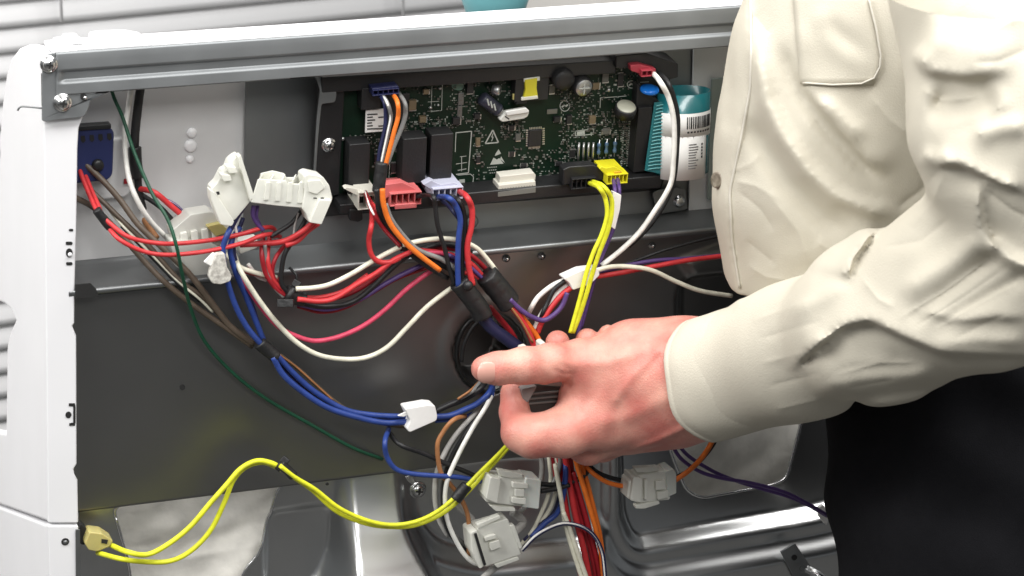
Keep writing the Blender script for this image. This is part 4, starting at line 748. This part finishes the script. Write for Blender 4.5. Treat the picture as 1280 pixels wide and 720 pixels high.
# 22 the big bunch at the bottom
t = thing('wire_loom', 'thick bunch of red, orange and cream wires leaving the bottom edge', 'wires', group='wire bundles')
for c, pts, y, r in (('red', [(703, 552), (710, 590), (718, 640), (730, 690), (738, 730)], -.030, 4.6), ('darkred', [(709, 552), (716, 596), (724, 640), (738, 690), (746, 730)], -.026, 4.6), ('red', [(696, 556), (702, 600), (710, 650), (722, 700), (730, 732)], -.024, 4.2), ('orange', [(714, 556), (724, 590), (734, 625), (744, 660), (751, 690), (755, 730)], -.034, 3.8), ('orange', [(720, 560), (730, 592), (741, 630), (750, 668), (754, 700)], -.030, 3.4), ('darkred', [(716, 590), (730, 640), (744, 690), (752, 730)], -.030, 4.0), ('black', [(716, 600), (728, 650), (740, 700), (746, 732)], -.022, 4.4),
                     ('cream', [(694, 580), (700, 620), (706, 655), (716, 690), (730, 730)], -.036, 3.4), ('cream', [(704, 640), (714, 664), (722, 690), (736, 730)], -.038, 3.4), ('grey', [(700, 556), (699, 585), (690, 604), (676, 606)], -.028, 3.2), ('purple', [(748, 676), (754, 700), (755, 730)], -.03, 3), ('clear', [(676, 562), (678, 590), (670, 618), (650, 640)], -.01, 4), ('darkred', [(690, 560), (696, 600), (702, 620)], -.014, 4)):
    wire(t, c, pts, y, r)
# 23 right plug, orange and black
t = thing('plug_and_socket', 'white nylon plug joining orange and black wires right of the hand', 'connector', group='joined nylon plugs')
wire(t, 'orange', [(732, 582, -.03), (742, 593), (758, 602), (778, 608), (798, 609)], -.034, 3.5); wire(t, 'black', [(734, 580, -.03), (748, 592), (766, 599), (782, 601.5), (798, 601)], -.028, 3.4)
plug(t, [(786, 602), (798, 594), (838, 588), (838, 625), (798, 629), (784, 623)], [(792, 596), (804, 598), (802, 629), (788, 626)], [[(793, 585), (823, 583.5), (824, 588), (808, 591), (796, 590)], [(794, 632), (824, 626), (825, 630), (806, 636), (795, 636)]], [[(820, 602), (832, 600), (832, 612), (820, 613)], [(806, 600), (810, 600), (810, 624), (806, 625)], [(822, 616), (836, 613), (836, 622), (822, 625)]], -.046)
nylon(t, [(832, 589), (842, 586), (846, 592), (846, 617), (834, 622)], -.047, .018, 'socket', mat('cloudy_nylon', (0.60, 0.62, 0.58), 0.35, sss=.2), bevel=.002)
wire(t, 'orange', [(843, 601), (860, 590), (875, 575), (886, 560), (894, 544), (898, 530)], -.038, 3.8); wire(t, 'black', [(843, 598), (862, 587), (880, 571), (892, 555), (899, 536)], -.028, 3.6)
# 24 purple pair right
t = thing('wire_pair', 'two purple wires trailing to a white clip beside the black trousers', 'wires', group='wire bundles')
wire(t, 'purple', [(830, 530), (838, 550), (850, 572), (872, 588), (900, 598), (940, 604), (980, 614), (1010, 630), (1034, 644)], -.020, 2.9); wire(t, 'purple', [(838, 532), (846, 552), (858, 568), (880, 583), (905, 595), (945, 609), (985, 620), (1012, 633), (1034, 645)], -.016, 2.9)
# held connector
hc = thing('wire_connector', 'dark ribbed connector block gripped between thumb and forefinger', 'connector')
nylon(hc, [(646, 484), (664, 480), (712, 484), (712, 512), (690, 522), (648, 510), (642, 506)], -.078, .034, 'housing', mat('dark_brown_plastic', (0.05, 0.046, 0.042), 0.35), bevel=.002)
for k in range(3): polyprism([(660, 492+k*6), (706, 488+k*6), (706, 490.5+k*6), (660, 494.5+k*6)], -.0795, .002, 'ridge', mat('dark_brown_plastic2', (0.14, 0.13, 0.12), 0.3), hc, .0004)
nylon(hc, [(652, 486), (672, 482), (668, 490), (660, 504), (654, 502)], -.084, .008, 'clear_window', mat('smoky_plastic', (0.22, 0.22, 0.215), 0.2), bevel=.001)
nylon(hc, [(652, 436), (661, 433.5), (662, 450), (652, 450)], -.060, .010, 'plug_end', C_WHT, bevel=.001); nylon(hc, [(675, 429), (682, 427), (683, 442), (675, 443)], -.060, .010, 'plug_end', C_WHT, bevel=.001)
# ------------------------------------------------------------------ person: distance fields turned into one surface
def surfnet(fn, lo, hi, h):                  # naive surface nets
    n = [int(math.ceil((b-a)/h))+1 for a, b in zip(lo, hi)]
    ax = [lo[i] + h*np.arange(n[i]) for i in range(3)]
    D = np.empty(n, np.float32)
    for i in range(0, n[0], 12):             # in slabs, to keep memory low
        G = np.stack(np.meshgrid(ax[0][i:i+12], ax[1], ax[2], indexing='ij'), -1).reshape(-1, 3)
        D[i:i+12] = fn(G).reshape(-1, n[1], n[2])
    ins = D < 0; m = [k-1 for k in n]
    cnt = np.zeros(m, np.int8)
    for a in (0, 1):
        for b in (0, 1):
            for c in (0, 1): cnt += ins[a:a+m[0], b:b+m[1], c:c+m[2]]
    act = (cnt > 0) & (cnt < 8); idx = -np.ones(m, np.int64); ii = np.argwhere(act); idx[act] = np.arange(len(ii))
    acc = np.zeros((len(ii), 3)); w = np.zeros(len(ii))
    cor = [(a, b, c) for a in (0, 1) for b in (0, 1) for c in (0, 1)]
    for p in range(8):
        for q in range(p+1, 8):
            df = [cor[q][k]-cor[p][k] for k in range(3)]
            if sum(map(abs, df)) != 1: continue
            dp = D[ii[:, 0]+cor[p][0], ii[:, 1]+cor[p][1], ii[:, 2]+cor[p][2]]; dq = D[ii[:, 0]+cor[q][0], ii[:, 1]+cor[q][1], ii[:, 2]+cor[q][2]]
            s = (dp < 0) != (dq < 0); t = np.where(s, dp/(np.where(s, dp-dq, 1)), 0)
            acc += np.where(s[:, None], np.array(cor[p]) + t[:, None]*np.array(df), 0); w += s
    V = np.array(lo) + h*(ii + acc/w[:, None]); Fc = []
    for a in range(3):
        b, c = (a+1) % 3, (a+2) % 3
        sl0 = [slice(None)]*3; sl1 = [slice(None)]*3; sl0[a] = slice(0, -1); sl1[a] = slice(1, None)
        e = np.argwhere(ins[tuple(sl0)] != ins[tuple(sl1)]); e = e[(e[:, b] > 0) & (e[:, c] > 0) & (e[:, b] < n[b]-1) & (e[:, c] < n[c]-1)]
        sgn = ins[tuple(e.T)]
        def cell(db, dc):
            q = e.copy(); q[:, b] -= db; q[:, c] -= dc; return idx[tuple(q.T)]
        Q = np.stack([cell(1, 1), cell(0, 1), cell(0, 0), cell(1, 0)], 1); Q[~sgn] = Q[~sgn][:, ::-1]; Fc.append(Q[(Q >= 0).all(1)])
    return V, np.concatenate(Fc)
def relax(V, Fc, it=3, lam=0.5):             # even out the grid steps
    E = np.concatenate([Fc[:, [0, 1]], Fc[:, [1, 2]], Fc[:, [2, 3]], Fc[:, [3, 0]]]); n = len(V)
    i = np.concatenate([E[:, 0], E[:, 1]]); j = np.concatenate([E[:, 1], E[:, 0]]); c = np.bincount(i, minlength=n).clip(1)
    for _ in range(it):
        M_ = np.stack([np.bincount(i, V[j, k], n) for k in range(3)], 1)/c[:, None]; V = V + lam*(M_ - V)
    return V
def mesh_np(name, V, Fc, m, parent=None):
    me = bpy.data.meshes.new(name); me.from_pydata(V.tolist(), [], Fc.tolist()); me.materials.append(m)
    me.polygons.foreach_set('use_smooth', [True]*len(me.polygons)); o = bpy.data.objects.new(name, me); COL.objects.link(o)
    if parent: o.parent = parent
    return o
def cone(G, a, b, ra, rb):                   # rounded cone (approximate)
    a, b = np.array(a), np.array(b); ab = b-a; t = np.clip(((G-a) @ ab)/(ab @ ab), 0, 1)
    return np.linalg.norm(G - a - t[:, None]*ab, axis=1) - (ra + (rb-ra)*t)
def smin(a, b, k):
    h = np.clip(0.5 + 0.5*(b-a)/k, 0, 1); return b*(1-h) + a*h - k*h*(1-h)
def chain(G, pts, k=0.006):                  # pts: (px, py, Y, r px)
    d = None; q = [(P(x, y, Y), r) for x, y, Y, r in pts]
    for (a, ra), (b, rb) in zip(q[:-1], q[1:]):
        c = cone(G, a, b, RR(ra, a), RR(rb, b)); d = c if d is None else smin(d, c, k)
    return d
def near(x, y, pl, m):
    xs, ys = [q[0] for q in pl], [q[1] for q in pl]; return np.nonzero((x > min(xs)-m) & (x < max(xs)+m) & (y > min(ys)-m) & (y < max(ys)+m))[0]
def pxdist(x, y, pl):                        # pixel distance to a polyline
    d = np.full(x.shape, 1e9)
    for (ax_, ay), (bx_, by_) in zip(pl[:-1], pl[1:]):
        ex, ey = bx_-ax_, by_-ay; t = np.clip(((x-ax_)*ex + (y-ay)*ey)/(ex*ex+ey*ey), 0, 1); d = np.minimum(d, np.hypot(x-ax_-t*ex, y-ay-t*ey))
    return d

# ---- hand and forearm
THUMB = [(605, 461, -.098, 16.5), (622, 460.5, -.100, 19.5), (655, 457, -.100, 22), (690, 455, -.096, 25), (720, 455, -.090, 28)]
INDEX = [(752, 518, -.094, 39), (705, 540, -.104, 31), (665, 545, -.104, 26.5), (650, 541, -.098, 23)]
INDEX2 = [(650, 541, -.098, 23), (643, 515, -.080, 18), (643, 492, -.070, 16), (646, 480, -.066, 14)]
WEB = [(728, 468, -.090, 24), (726, 500, -.090, 24), (735, 515, -.092, 28)]
MIDDLE = [(770, 530, -.080, 36), (735, 555, -.078, 25), (710, 545, -.050, 20), (700, 490, -.034, 17), (697, 428, -.038, 15.5)]
RING = [(790, 530, -.070, 34), (752, 552, -.064, 24), (738, 520, -.040, 19), (734, 425, -.040, 15)]
LITTLE = [(815, 525, -.064, 30), (776, 530, -.048, 20), (762, 480, -.036, 16), (760, 418, -.044, 12.5)]
PALM = [((855, 478, -.115, 63), (800, 470, -.098, 60)), ((845, 440, -.112, 40), (735, 455, -.090, 29)), ((850, 510, -.115, 46), (756, 522, -.096, 38)), ((800, 470, -.098, 56), (760, 490, -.092, 44)), ((845, 520, -.098, 40), (790, 532, -.082, 38)), ((850, 450, -.11, 46), (790, 442, -.094, 38))]
FORE = [(850, 478, -.116, 65), (890, 473, -.138, 67), (920, 466, -.155, 58), (985, 445, -.205, 62), (1120, 395, -.31, 76)]
RIDGES = [([(838, 432), (800, 438), (760, 452), (722, 455)], 9, .0010), ([(830, 500), (790, 520), (756, 528)], 9, .0010), ([(855, 535), (820, 553), (782, 566), (752, 568)], 4, .0013), ([(822, 438), (792, 470), (770, 500)], 5, .0009)]
CREASE = [([(694, 463), (706, 468), (716, 467)], 2.6, .0018), ([(697, 472), (708, 476), (718, 472)], 2.4, .0018), ([(700, 457), (712, 461)], 2.2, .0012), ([(690, 482), (700, 479), (712, 481)], 5, .0030), ([(652, 440), (655, 452), (653, 470)], 3, .0005), ([(646, 441), (648, 452)], 2.4, .0004), ([(780, 500), (770, 525), (765, 545)], 9, .0012), ([(845, 548), (810, 562), (775, 575)], 5, .0014), ([(736, 500), (720, 520)], 5, .0007)]
def handf(G):
    d = chain(G, THUMB, .006)
    d2 = None
    for a, b in PALM:
        c = chain(G, [a, b]); d2 = c if d2 is None else smin(d2, c, .014)
    d = smin(d, d2, .013)
    d = smin(d, chain(G, WEB, .006), .012)
    d = smin(d, chain(G, INDEX, .006), .010); d = smin(d, chain(G, INDEX2, .005), .004)
    e = smin(chain(G, MIDDLE, .006), chain(G, RING, .006), .002); e = smin(e, chain(G, LITTLE, .006), .002); d = smin(d, e, .004)
    d = smin(d, chain(G, FORE, .02), .014)
    x, y = proj(G); front = np.clip((-(G[:, 1]) - .055)/.02, 0, 1)
    for pl, w_, a in RIDGES: d = d - 1.5*a*np.exp(-(pxdist(x, y, pl)/w_)**2)*front
    for pl, w_, a in CREASE: d = d + a*np.exp(-(pxdist(x, y, pl)/w_)**2)*front
    return d
lo = np.minimum.reduce([np.array(P(570, 640, -.02)), np.array(P(570, 380, -.2))]) - .02
LO = (P(575, 470, -.1).x - .005, -.175, P(760, 610, -.1).z - .01); HI = (P(905, 470, -.1).x, .0, P(760, 385, -.05).z + .012)
V, Fc = surfnet(handf, LO, HI, 0.00175)
def skin():
    m = mat('skin', (0.54, 0.165, 0.135), 0.45, col2=(0.69, 0.35, 0.275), vscale=34, bump=0.22, bscale=750, sss=0.18)
    nt = m.node_tree; bp = [n for n in nt.nodes if n.type == 'BUMP'][0]; bs = nt.nodes['Principled BSDF']; tc = [n for n in nt.nodes if n.type == 'TEX_COORD'][0]
    v = nt.nodes.new('ShaderNodeTexVoronoi'); v.feature = 'DISTANCE_TO_EDGE'; v.inputs['Scale'].default_value = 620; nt.links.new(tc.outputs['Object'], v.inputs['Vector'])
    b2 = nt.nodes.new('ShaderNodeBump'); b2.inputs['Strength'].default_value = 0.25; b2.inputs['Distance'].default_value = 0.0006; nt.links.new(v.outputs['Distance'], b2.inputs['Height']); nt.links.new(bp.outputs['Normal'], b2.inputs['Normal']); nt.links.new(b2.outputs['Normal'], bs.inputs['Normal'])
    return m
V = relax(V, Fc, 2)
person = mesh_np('person', V, Fc, skin()); tag(person, 'person in a cream shirt and black trousers reaching in with the left hand', 'person')
# thumbnail
c = P(604, 462, -.108); nl = MB(); na = (P(625, 460, -.1) - P(600, 462, -.1)).normalized(); nn = (-FWD*0.93 - UPV*0.22 - RGT*0.10); nn = (nn - na*nn.dot(na)).normalized(); nb = na.cross(nn)
base = P(607, 461, -.099)
vs = []; NU, NV = 12, 10
for i in range(NU+1):
    for j in range(NV+1):
        u = i/NU*2-1; v = j/NV*2-1; k = math.sqrt(max(0, 1-0.5*v*v)); uu = u*math.sqrt(1-0.5*v*v); vv = v*math.sqrt(1-0.5*u*u)
        ang = vv*0.78; rr = RR(20.0, base)*(1.02 - 0.05*(uu < 0)*uu*uu)
        vs.append(base + na*(uu*0.0080 - 0.0025) + nn*(rr*math.cos(ang)) + nb*(rr*math.sin(ang)))
nl.add(vs, [(i*(NV+1)+j, i*(NV+1)+j+1, (i+1)*(NV+1)+j+1, (i+1)*(NV+1)+j) for i in range(NU) for j in range(NV)])
nl.build('thumbnail', mat('nail', (0.62, 0.33, 0.27), 0.28, coat=0.2), person, smooth=True, solid=0.0006)

# ---- shirt: sleeve and body
M_SHIRT = mat('cream_cotton', (0.56, 0.525, 0.44), 0.85, var=0.03, vscale=14, bump=0.2, bscale=900, spec=0.15)

SLEEVE = [(862, 483, -.125, 70), (905, 470, -.150, 70), (955, 453, -.182, 71), (985, 444, -.205, 75), (1010, 437, -.225, 79), (1100, 402, -.30, 97), (1230, 345, -.38, 112), (1330, 310, -.42, 118)]
UPPER = [(1330, 310, -.42, 118), (1290, 150, -.41, 140), (1270, -40, -.37, 148), (1250, -220, -.30, 155)]
BODY = [(1232, -260, -.12, 250), (1212, -40, -.13, 248), (1160, 100, -.135, 237), (1130, 215, -.125, 228), (1143, 330, -.10, 222), (1195, 420, -.08, 195), (1240, 480, -.07, 180)]
POS = [([(944, 10), (948, 70), (957, 125), (976, 167), (1010, 214), (1045, 245), (1090, 264), (1130, 264)], 11, .009), ([(1024, 122), (1052, 146), (1082, 176)], 9, .005), ([(1150, 40), (1200, 62), (1290, 66)], 26, .007), ([(1150, 192), (1168, 200), (1190, 196)], 9, .005), ([(1215, 172), (1250, 160), (1290, 158)], 12, .006),
       ([(1235, 300), (1262, 324), (1300, 340)], 8, .009), ([(1120, 372), (1185, 330), (1235, 292)], 12, .005), ([(1010, 482), (1090, 472), (1180, 468)], 12, .004), ([(1022, 10), (1040, 52), (1078, 84)], 10, .003), ([(1000, 30), (1012, 70)], 8, .002), ([(985, 395), (1030, 372), (1060, 352)], 10, .003), ([(1160, 432), (1220, 424), (1290, 428)], 8, .003), ([(1010, 440), (1032, 418)], 8, .003)]
NEG = [([(934, 140), (955, 185), (982, 228), (1028, 272), (1070, 296)], 14, .008), ([(974, 50), (990, 100), (1028, 158), (1078, 208), (1112, 228)], 9, .006), ([(1160, 120), (1200, 135), (1250, 118)], 22, .010), ([(1130, 402), (1200, 352), (1260, 305)], 9, .006),
       ([(1160, 412), (1250, 362), (1290, 340)], 8, .005), ([(1020, 506), (1100, 494), (1180, 480)], 8, .004), ([(1000, 455), (1040, 425)], 5, .003), ([(900, 20), (912, 110), (905, 170)], 8, .002), ([(1030, 12), (1052, 50), (1090, 72)], 7, .003)]
PLK = [(np.interp(y, [0, 60, 110, 180, 240, 300, 375], [938, 939, 938, 925, 912, 915, 927]), y) for y in range(-40, 420, 20)]
STEP = [([(1310, 447), (1178, 443), (1132, 424), (1087, 402), (1057, 408), (1025, 432), (985, 468)], 34, .014, 3), ([(1102, 226), (1074, 192), (1038, 152), (1004, 108)], 22, .010, 3), ([(1290, 246), (1225, 219), (1200, 206), (1168, 208)], 20, .013, 3), ([(1098, 284), (1068, 324), (1060, 352)], 24, .009, 3),
        (PLK, 60, .0026, 2), ([(1265, 92), (1205, 98), (1160, 92), (1138, 66)], 36, .012, 7), ([(1226, 228), (1228, 280), (1252, 324)], 26, .009, 4), ([(1290, 398), (1200, 402), (1140, 392)], 18, .006, 4), ([(1120, 452), (1060, 456), (1015, 476)], 12, .003, 3), ([(1270, 130), (1225, 148), (1180, 160)], 16, .005, 5), ([(1075, 44), (1050, 30), (1015, 22)], 14, .0025, 4)]
def pxsigned(x, y, pl):
    d = np.full(x.shape, 1e9); sg = np.zeros(x.shape); tt = np.zeros(x.shape); n_ = len(pl)-1
    for i_, ((ax_, ay), (bx_, by_)) in enumerate(zip(pl[:-1], pl[1:])):
        ex, ey = bx_-ax_, by_-ay; t = np.clip(((x-ax_)*ex + (y-ay)*ey)/(ex*ex+ey*ey), 0, 1); q = np.hypot(x-ax_-t*ex, y-ay-t*ey); c = ex*(y-ay) - ey*(x-ax_)
        m = q < d; d = np.where(m, q, d); sg = np.where(m, np.sign(c), sg); tt = np.where(m, (i_+t)/n_, tt)
    return d*sg, tt
rs_ = np.random.RandomState(3); NOISE = []
for _ in range(9):
    th = rs_.rand()*6.28; wl_ = 55 + 130*rs_.rand(); NOISE.append((math.cos(th)*6.28/wl_, math.sin(th)*6.28/wl_, rs_.rand()*6.28, 0.0000022*wl_))
def shirtf(G):
    x, y = proj(G)
    s = smin(chain(G, SLEEVE, .02), chain(G, UPPER, .03), .02)
    Gb = G.copy(); Gb[:, 1] = -.125 + (G[:, 1] + .125)*1.45; b = chain(Gb, BODY, .05)*.85
    zc = P(1150, 430, -.28).z; b = np.maximum(b, zc - G[:, 2])
    d = smin(b, s, .003)
    yy = G[:, 1]; front = np.clip((-.10 - yy)/.03, 0, 1)
    n = 0
    for kx, ky, ph, am in NOISE: n = n + am*np.sin(x*kx + y*ky + ph + 1.2*np.sin(x*ky*.7 - y*kx*.6 + ph*2))
    cuffm = 1 - np.clip((985-x)/30, 0, 1)*np.clip((y-370)/20, 0, 1)
    d = d - n*(.12 + .88*cuffm)
    for sg_, LST in ((-1, POS), (1, NEG)):
        for pl, w_, a in LST:
            k = near(x, y, pl, w_*2.6); sd, tt = pxsigned(x[k], y[k], pl); d[k] += sg_*a*np.exp(-(sd/w_)**2)*front[k]*sst(np.minimum(tt, 1-tt)*5)
    for pl, w_, a, e_ in STEP:
        k = near(x, y, pl, w_*4); sd, tt = pxsigned(x[k], y[k], pl); en = np.clip(np.minimum(tt, 1-tt)*6, 0, 1) if len(pl) < 20 else np.clip((384-y[k])/16, 0, 1)
        d[k] -= a*en*sst((sd+e_)/(2*e_))*np.exp(-np.maximum(sd, 0)/w_)*front[k]
    # the sleeve ends inside the cuff
    cp = np.array(P(905, 469, -.150)); ca_ = np.array(P(960, 452, -.185)) - cp; ca_ /= np.linalg.norm(ca_)
    cut = -((G - cp) @ ca_)
    return np.where((x < 1000) & (y > 370), np.maximum(d, cut), d)
LO = (P(835, 470, -.12).x - .01, -.52, P(1100, 600, -.2).z); HI = (P(1300, 300, -.3).x + .02, -.02, P(1000, -20, -.2).z + .02)
V, Fc = surfnet(shirtf, LO, HI, 0.0026)
V = relax(V, Fc, 5)
shirt = mesh_np('shirt', V, Fc, M_SHIRT, person); shirt['label'] = 'cream long sleeved shirt'
me = shirt.data; bvh = BVHTree.FromPolygons([v.co for v in me.vertices], [tuple(p.vertices) for p in me.polygons])
def hit(px, py):
    d = ray(px, py).normalized(); h = bvh.ray_cast(CAM, d); return h
def patch(poly_rows, off, name, m, parent=shirt, solid=0.0012):       # rows of pixel points laid onto the cloth
    vs = []; nrow = len(poly_rows); ncol = len(poly_rows[0]); ok = True
    for row in poly_rows:
        for (x, y) in row:
            loc, nr_, *_ = hit(x, y)
            if loc is None: loc = P(x, y, -.2); nr_ = -FWD
            vs.append(loc + (nr_*0.6 - FWD*0.4).normalized()*off)
    return MB().add(vs, [(i*ncol+j, i*ncol+j+1, (i+1)*ncol+j+1, (i+1)*ncol+j) for i in range(nrow-1) for j in range(ncol-1)]).build(name, m, parent, smooth=True, solid=solid)
def seam(pl, name='stitching', r=.0007, off=.0004, parent=shirt, m=None):
    pts = []
    for (a, b), (c, d) in zip(pl[:-1], pl[1:]):
        k = max(2, int(math.hypot(c-a, d-b)/5))
        for i in range(k):
            t = i/k; h = hit(a+(c-a)*t, b+(d-b)*t)
            if h[0] is not None: pts.append(h[0] - FWD*off)
    if len(pts) > 2: MB().tube(pts, r, 6).build(name, m or mat('thread', (0.60, 0.57, 0.50), 0.8), parent, smooth=True)
# pocket
rowsP = []
for j in range(15):
    t = j/14; y = -6 + t*111; xr_ = 1084 + 17*min(1, max(0, y)/72) - (0 if y < 78 else (y-78)**2*.012); xl = 992 + 10*t
    rowsP.append([(xl + (xr_-xl)*i/12, y + (1.5*math.sin(i/12*3.14) if j == 14 else 0)) for i in range(13)])
pk = patch(rowsP, .0016, 'pocket', M_SHIRT)
seam([(1003, 104), (1040, 106.5), (1076, 105), (1092, 98), (1099, 84), (1100, 70), (1094, 35), (1084, -5)], off=.0034)
# placket
rowsK = []
for y in list(range(-8, 372, 10)):
    xl = np.interp(y, [0, 30, 100, 150, 195, 240, 290, 340, 375], [935, 918, 907, 897, 888, 886, 893, 905, 919]); xs = np.interp(y, [0, 60, 110, 180, 240, 300, 375], [938, 939, 938, 925, 912, 915, 927])
    rowsK.append([(xl + (xs-xl)*i/5, y) for i in range(6)])
EDGE = [(np.interp(y, [0, 60, 110, 180, 240, 300, 375], [938, 939, 938, 925, 912, 915, 927]), y) for y in range(-5, 375, 10)]
seam(EDGE, 'placket_seam', r=.0010, off=.0006)
# button
h = hit(898, 225)
if h[0] is not None:
    ax = (h[1]*0.5 - FWD*0.5 - RGT*0.3).normalized(); MB().lathe(h[0], ax, [(.0042, 0), (.0060, .0008), (.0062, .002), (.0052, .0026), (.0040, .0018), (.002, .0018)], 22).build('button', mat('horn_button', (0.10, 0.085, 0.06), 0.3, col2=(0.28, 0.24, 0.19), vscale=200), shirt, smooth=True)
A_, B_ = P(879, 477, -.138), P(970, 449, -.192); axc = (B_-A_).normalized(); uc = (UPV - axc*UPV.dot(axc)).normalized(); vc = axc.cross(uc)
def cuffring(t, rp, wob):
    c = A_.lerp(B_, t); out = []
    for k in range(48):
        a = 2*math.pi*k/48; r_ = RR(rp, c)*(1 + .012*math.sin(2*a+1) + wob*math.sin(3*a+t*4) + wob*.7*math.sin(7*a-t*9)); out.append(c + axc*(.0025*math.sin(2*a+.4) + .0012*math.sin(5*a))*(1-t) + uc*r_*math.cos(a) + vc*r_*math.sin(a)*.96)
    return out
prof_ = [(.16, 72), (.04, 73.6), (.004, 74.6), (-.004, 75.4), (-.004, 76.6), (.003, 77.3), (.05, 77.6), (.062, 77.0), (.074, 77.6), (.2, 78), (.4, 78.6), (.6, 78.4), (.8, 78.2), (.90, 78.1), (.925, 77.7), (.94, 78.0), (.99, 77.6), (1.0, 76.8), (1.0, 72), (.8, 69)]
cf = MB(); cf.add([v for i_, (t_, r_) in enumerate(prof_) for v in cuffring(t_, r_, .010)], [(i*48+k, i*48+(k+1) % 48, (i+1)*48+(k+1) % 48, (i+1)*48+k) for i in range(len(prof_)-1) for k in range(48)])
cf.build('cuff', M_SHIRT, shirt, smooth=True)

# fine creases: subdivide the cloth and raise thin ridges on it
FINE = [([(940, 402), (1022, 372)], 4, .0016), ([(945, 425), (1028, 400)], 4, -.0014), ([(950, 455), (1024, 436)], 4, .0014), ([(958, 484), (1028, 466)], 4, -.0014), ([(966, 512), (1034, 496)], 4, .0013),
        ([(1175, 211), (1150, 240), (1120, 262)], 5, -.003), ([(1182, 214), (1166, 252), (1140, 285)], 5, .003), ([(1226, 226), (1275, 230)], 5, .003), ([(1222, 232), (1264, 264), (1290, 276)], 5, -.003), ([(1122, 400), (1180, 364), (1244, 316)], 4, .0028), ([(1140, 410), (1200, 374), (1264, 330)], 4, -.0028), ([(1165, 414), (1230, 378), (1280, 352)], 4, .0025), ([(1190, 425), (1260, 392)], 4, -.002),
        ([(916, 225), (945, 232), (980, 252)], 5, .0022), ([(918, 236), (950, 262), (968, 290)], 5, -.0022), ([(914, 215), (938, 205), (955, 190)], 5, .0018), ([(940, 16), (962, 44)], 5, -.002), ([(1142, 172), (1112, 150), (1086, 118)], 6, .002), ([(1010, 18), (1036, 44), (1062, 54)], 5, .002), ([(1045, 6), (1066, 40), (1096, 60)], 5, -.002), ([(1062, 92), (1085, 82), (1098, 66)], 4, .0018),
        ([(934, 330), (960, 346), (990, 350)], 5, .0022), ([(930, 300), (970, 332)], 5, -.002), ([(1150, 110), (1180, 126), (1232, 120)], 6, .003), ([(1290, 58), (1250, 76), (1215, 78)], 6, -.003), ([(1282, 20), (1240, 40), (1200, 40)], 6, .003), ([(1160, 20), (1190, 10), (1230, 12)], 6, -.002), ([(1020, 300), (1050, 320)], 5, .002), ([(960, 240), (1000, 290), (1012, 330)], 7, .003), ([(1040, 470), (1100, 452), (1150, 452)], 4, .002), ([(1060, 486), (1120, 476)], 4, -.002), ([(1075, 345), (1100, 375), (1120, 385)], 4, .002), ([(1100, 310), (1150, 300), (1190, 270)], 6, -.0025)]
sm = shirt.modifiers.new('sub', 'SUBSURF'); sm.levels = 1; sm.render_levels = 1
dg = bpy.context.evaluated_depsgraph_get(); me2 = bpy.data.meshes.new_from_object(shirt.evaluated_get(dg)); shirt.modifiers.clear(); shirt.data = me2
nv = len(me2.vertices); A = np.empty(nv*3); me2.vertices.foreach_get('co', A); A = A.reshape(-1, 3); N_ = np.empty(nv*3); me2.vertex_normals.foreach_get('vector', N_); N_ = N_.reshape(-1, 3)
x, y = proj(A); fr = np.clip((N_ @ -np.array(FWD))*2, 0, 1); dsp = np.zeros(nv)
for pl, w_, a in FINE:
    k = near(x, y, pl, w_*6); sd, tt = pxsigned(x[k], y[k], pl); dsp[k] += a*0.62*np.exp(-np.abs(sd)/(w_*1.5))*np.clip(np.minimum(tt, 1-tt)*5, 0, 1)
A = A + N_*(dsp*fr)[:, None]; me2.vertices.foreach_set('co', A.reshape(-1)); me2.update()
# ---- trousers
LEG = [(1230, 430, -.15, 172), (1238, 560, -.15, 180), (1248, 700, -.15, 186), (1254, 860, -.15, 180)]
def legf(G):
    x, y = proj(G); d = chain(G, LEG, .05)
    return d - 0.003*np.sin(x*.045 + 1.5*np.sin(y*.02)) - 0.002*np.sin(x*.02 - y*.05)
LO = (P(1000, 600, -.17).x, -.36, P(1200, 790, -.2).z); HI = (P(1420, 500, -.17).x, .03, P(1100, 440, -.2).z)
V, Fc = surfnet(legf, LO, HI, 0.006)
tr = mesh_np('trousers', V, Fc, mat('black_cloth', (0.011, 0.011, 0.013), 0.9, var=0.08, vscale=60, bump=0.15, bscale=900, spec=0.1), person); tr['label'] = 'black trousers'

# ---- bowl standing behind the range
bw = MB(); bc = P(619, 24, 0.36)
bw.lathe(bc, (0, 0, 1), [(.022, 0), (.025, .002), (.031, .02), (.038, .05), (.041, .08), (.039, .08), (.036, .05), (.028, .02), (.01, .006)], 32)
tag(bw.build('bowl', mat('teal_ceramic', (0.16, 0.42, 0.46), 0.4, var=.05, vscale=20), None, smooth=True), 'teal bowl standing behind the console top', 'bowl')
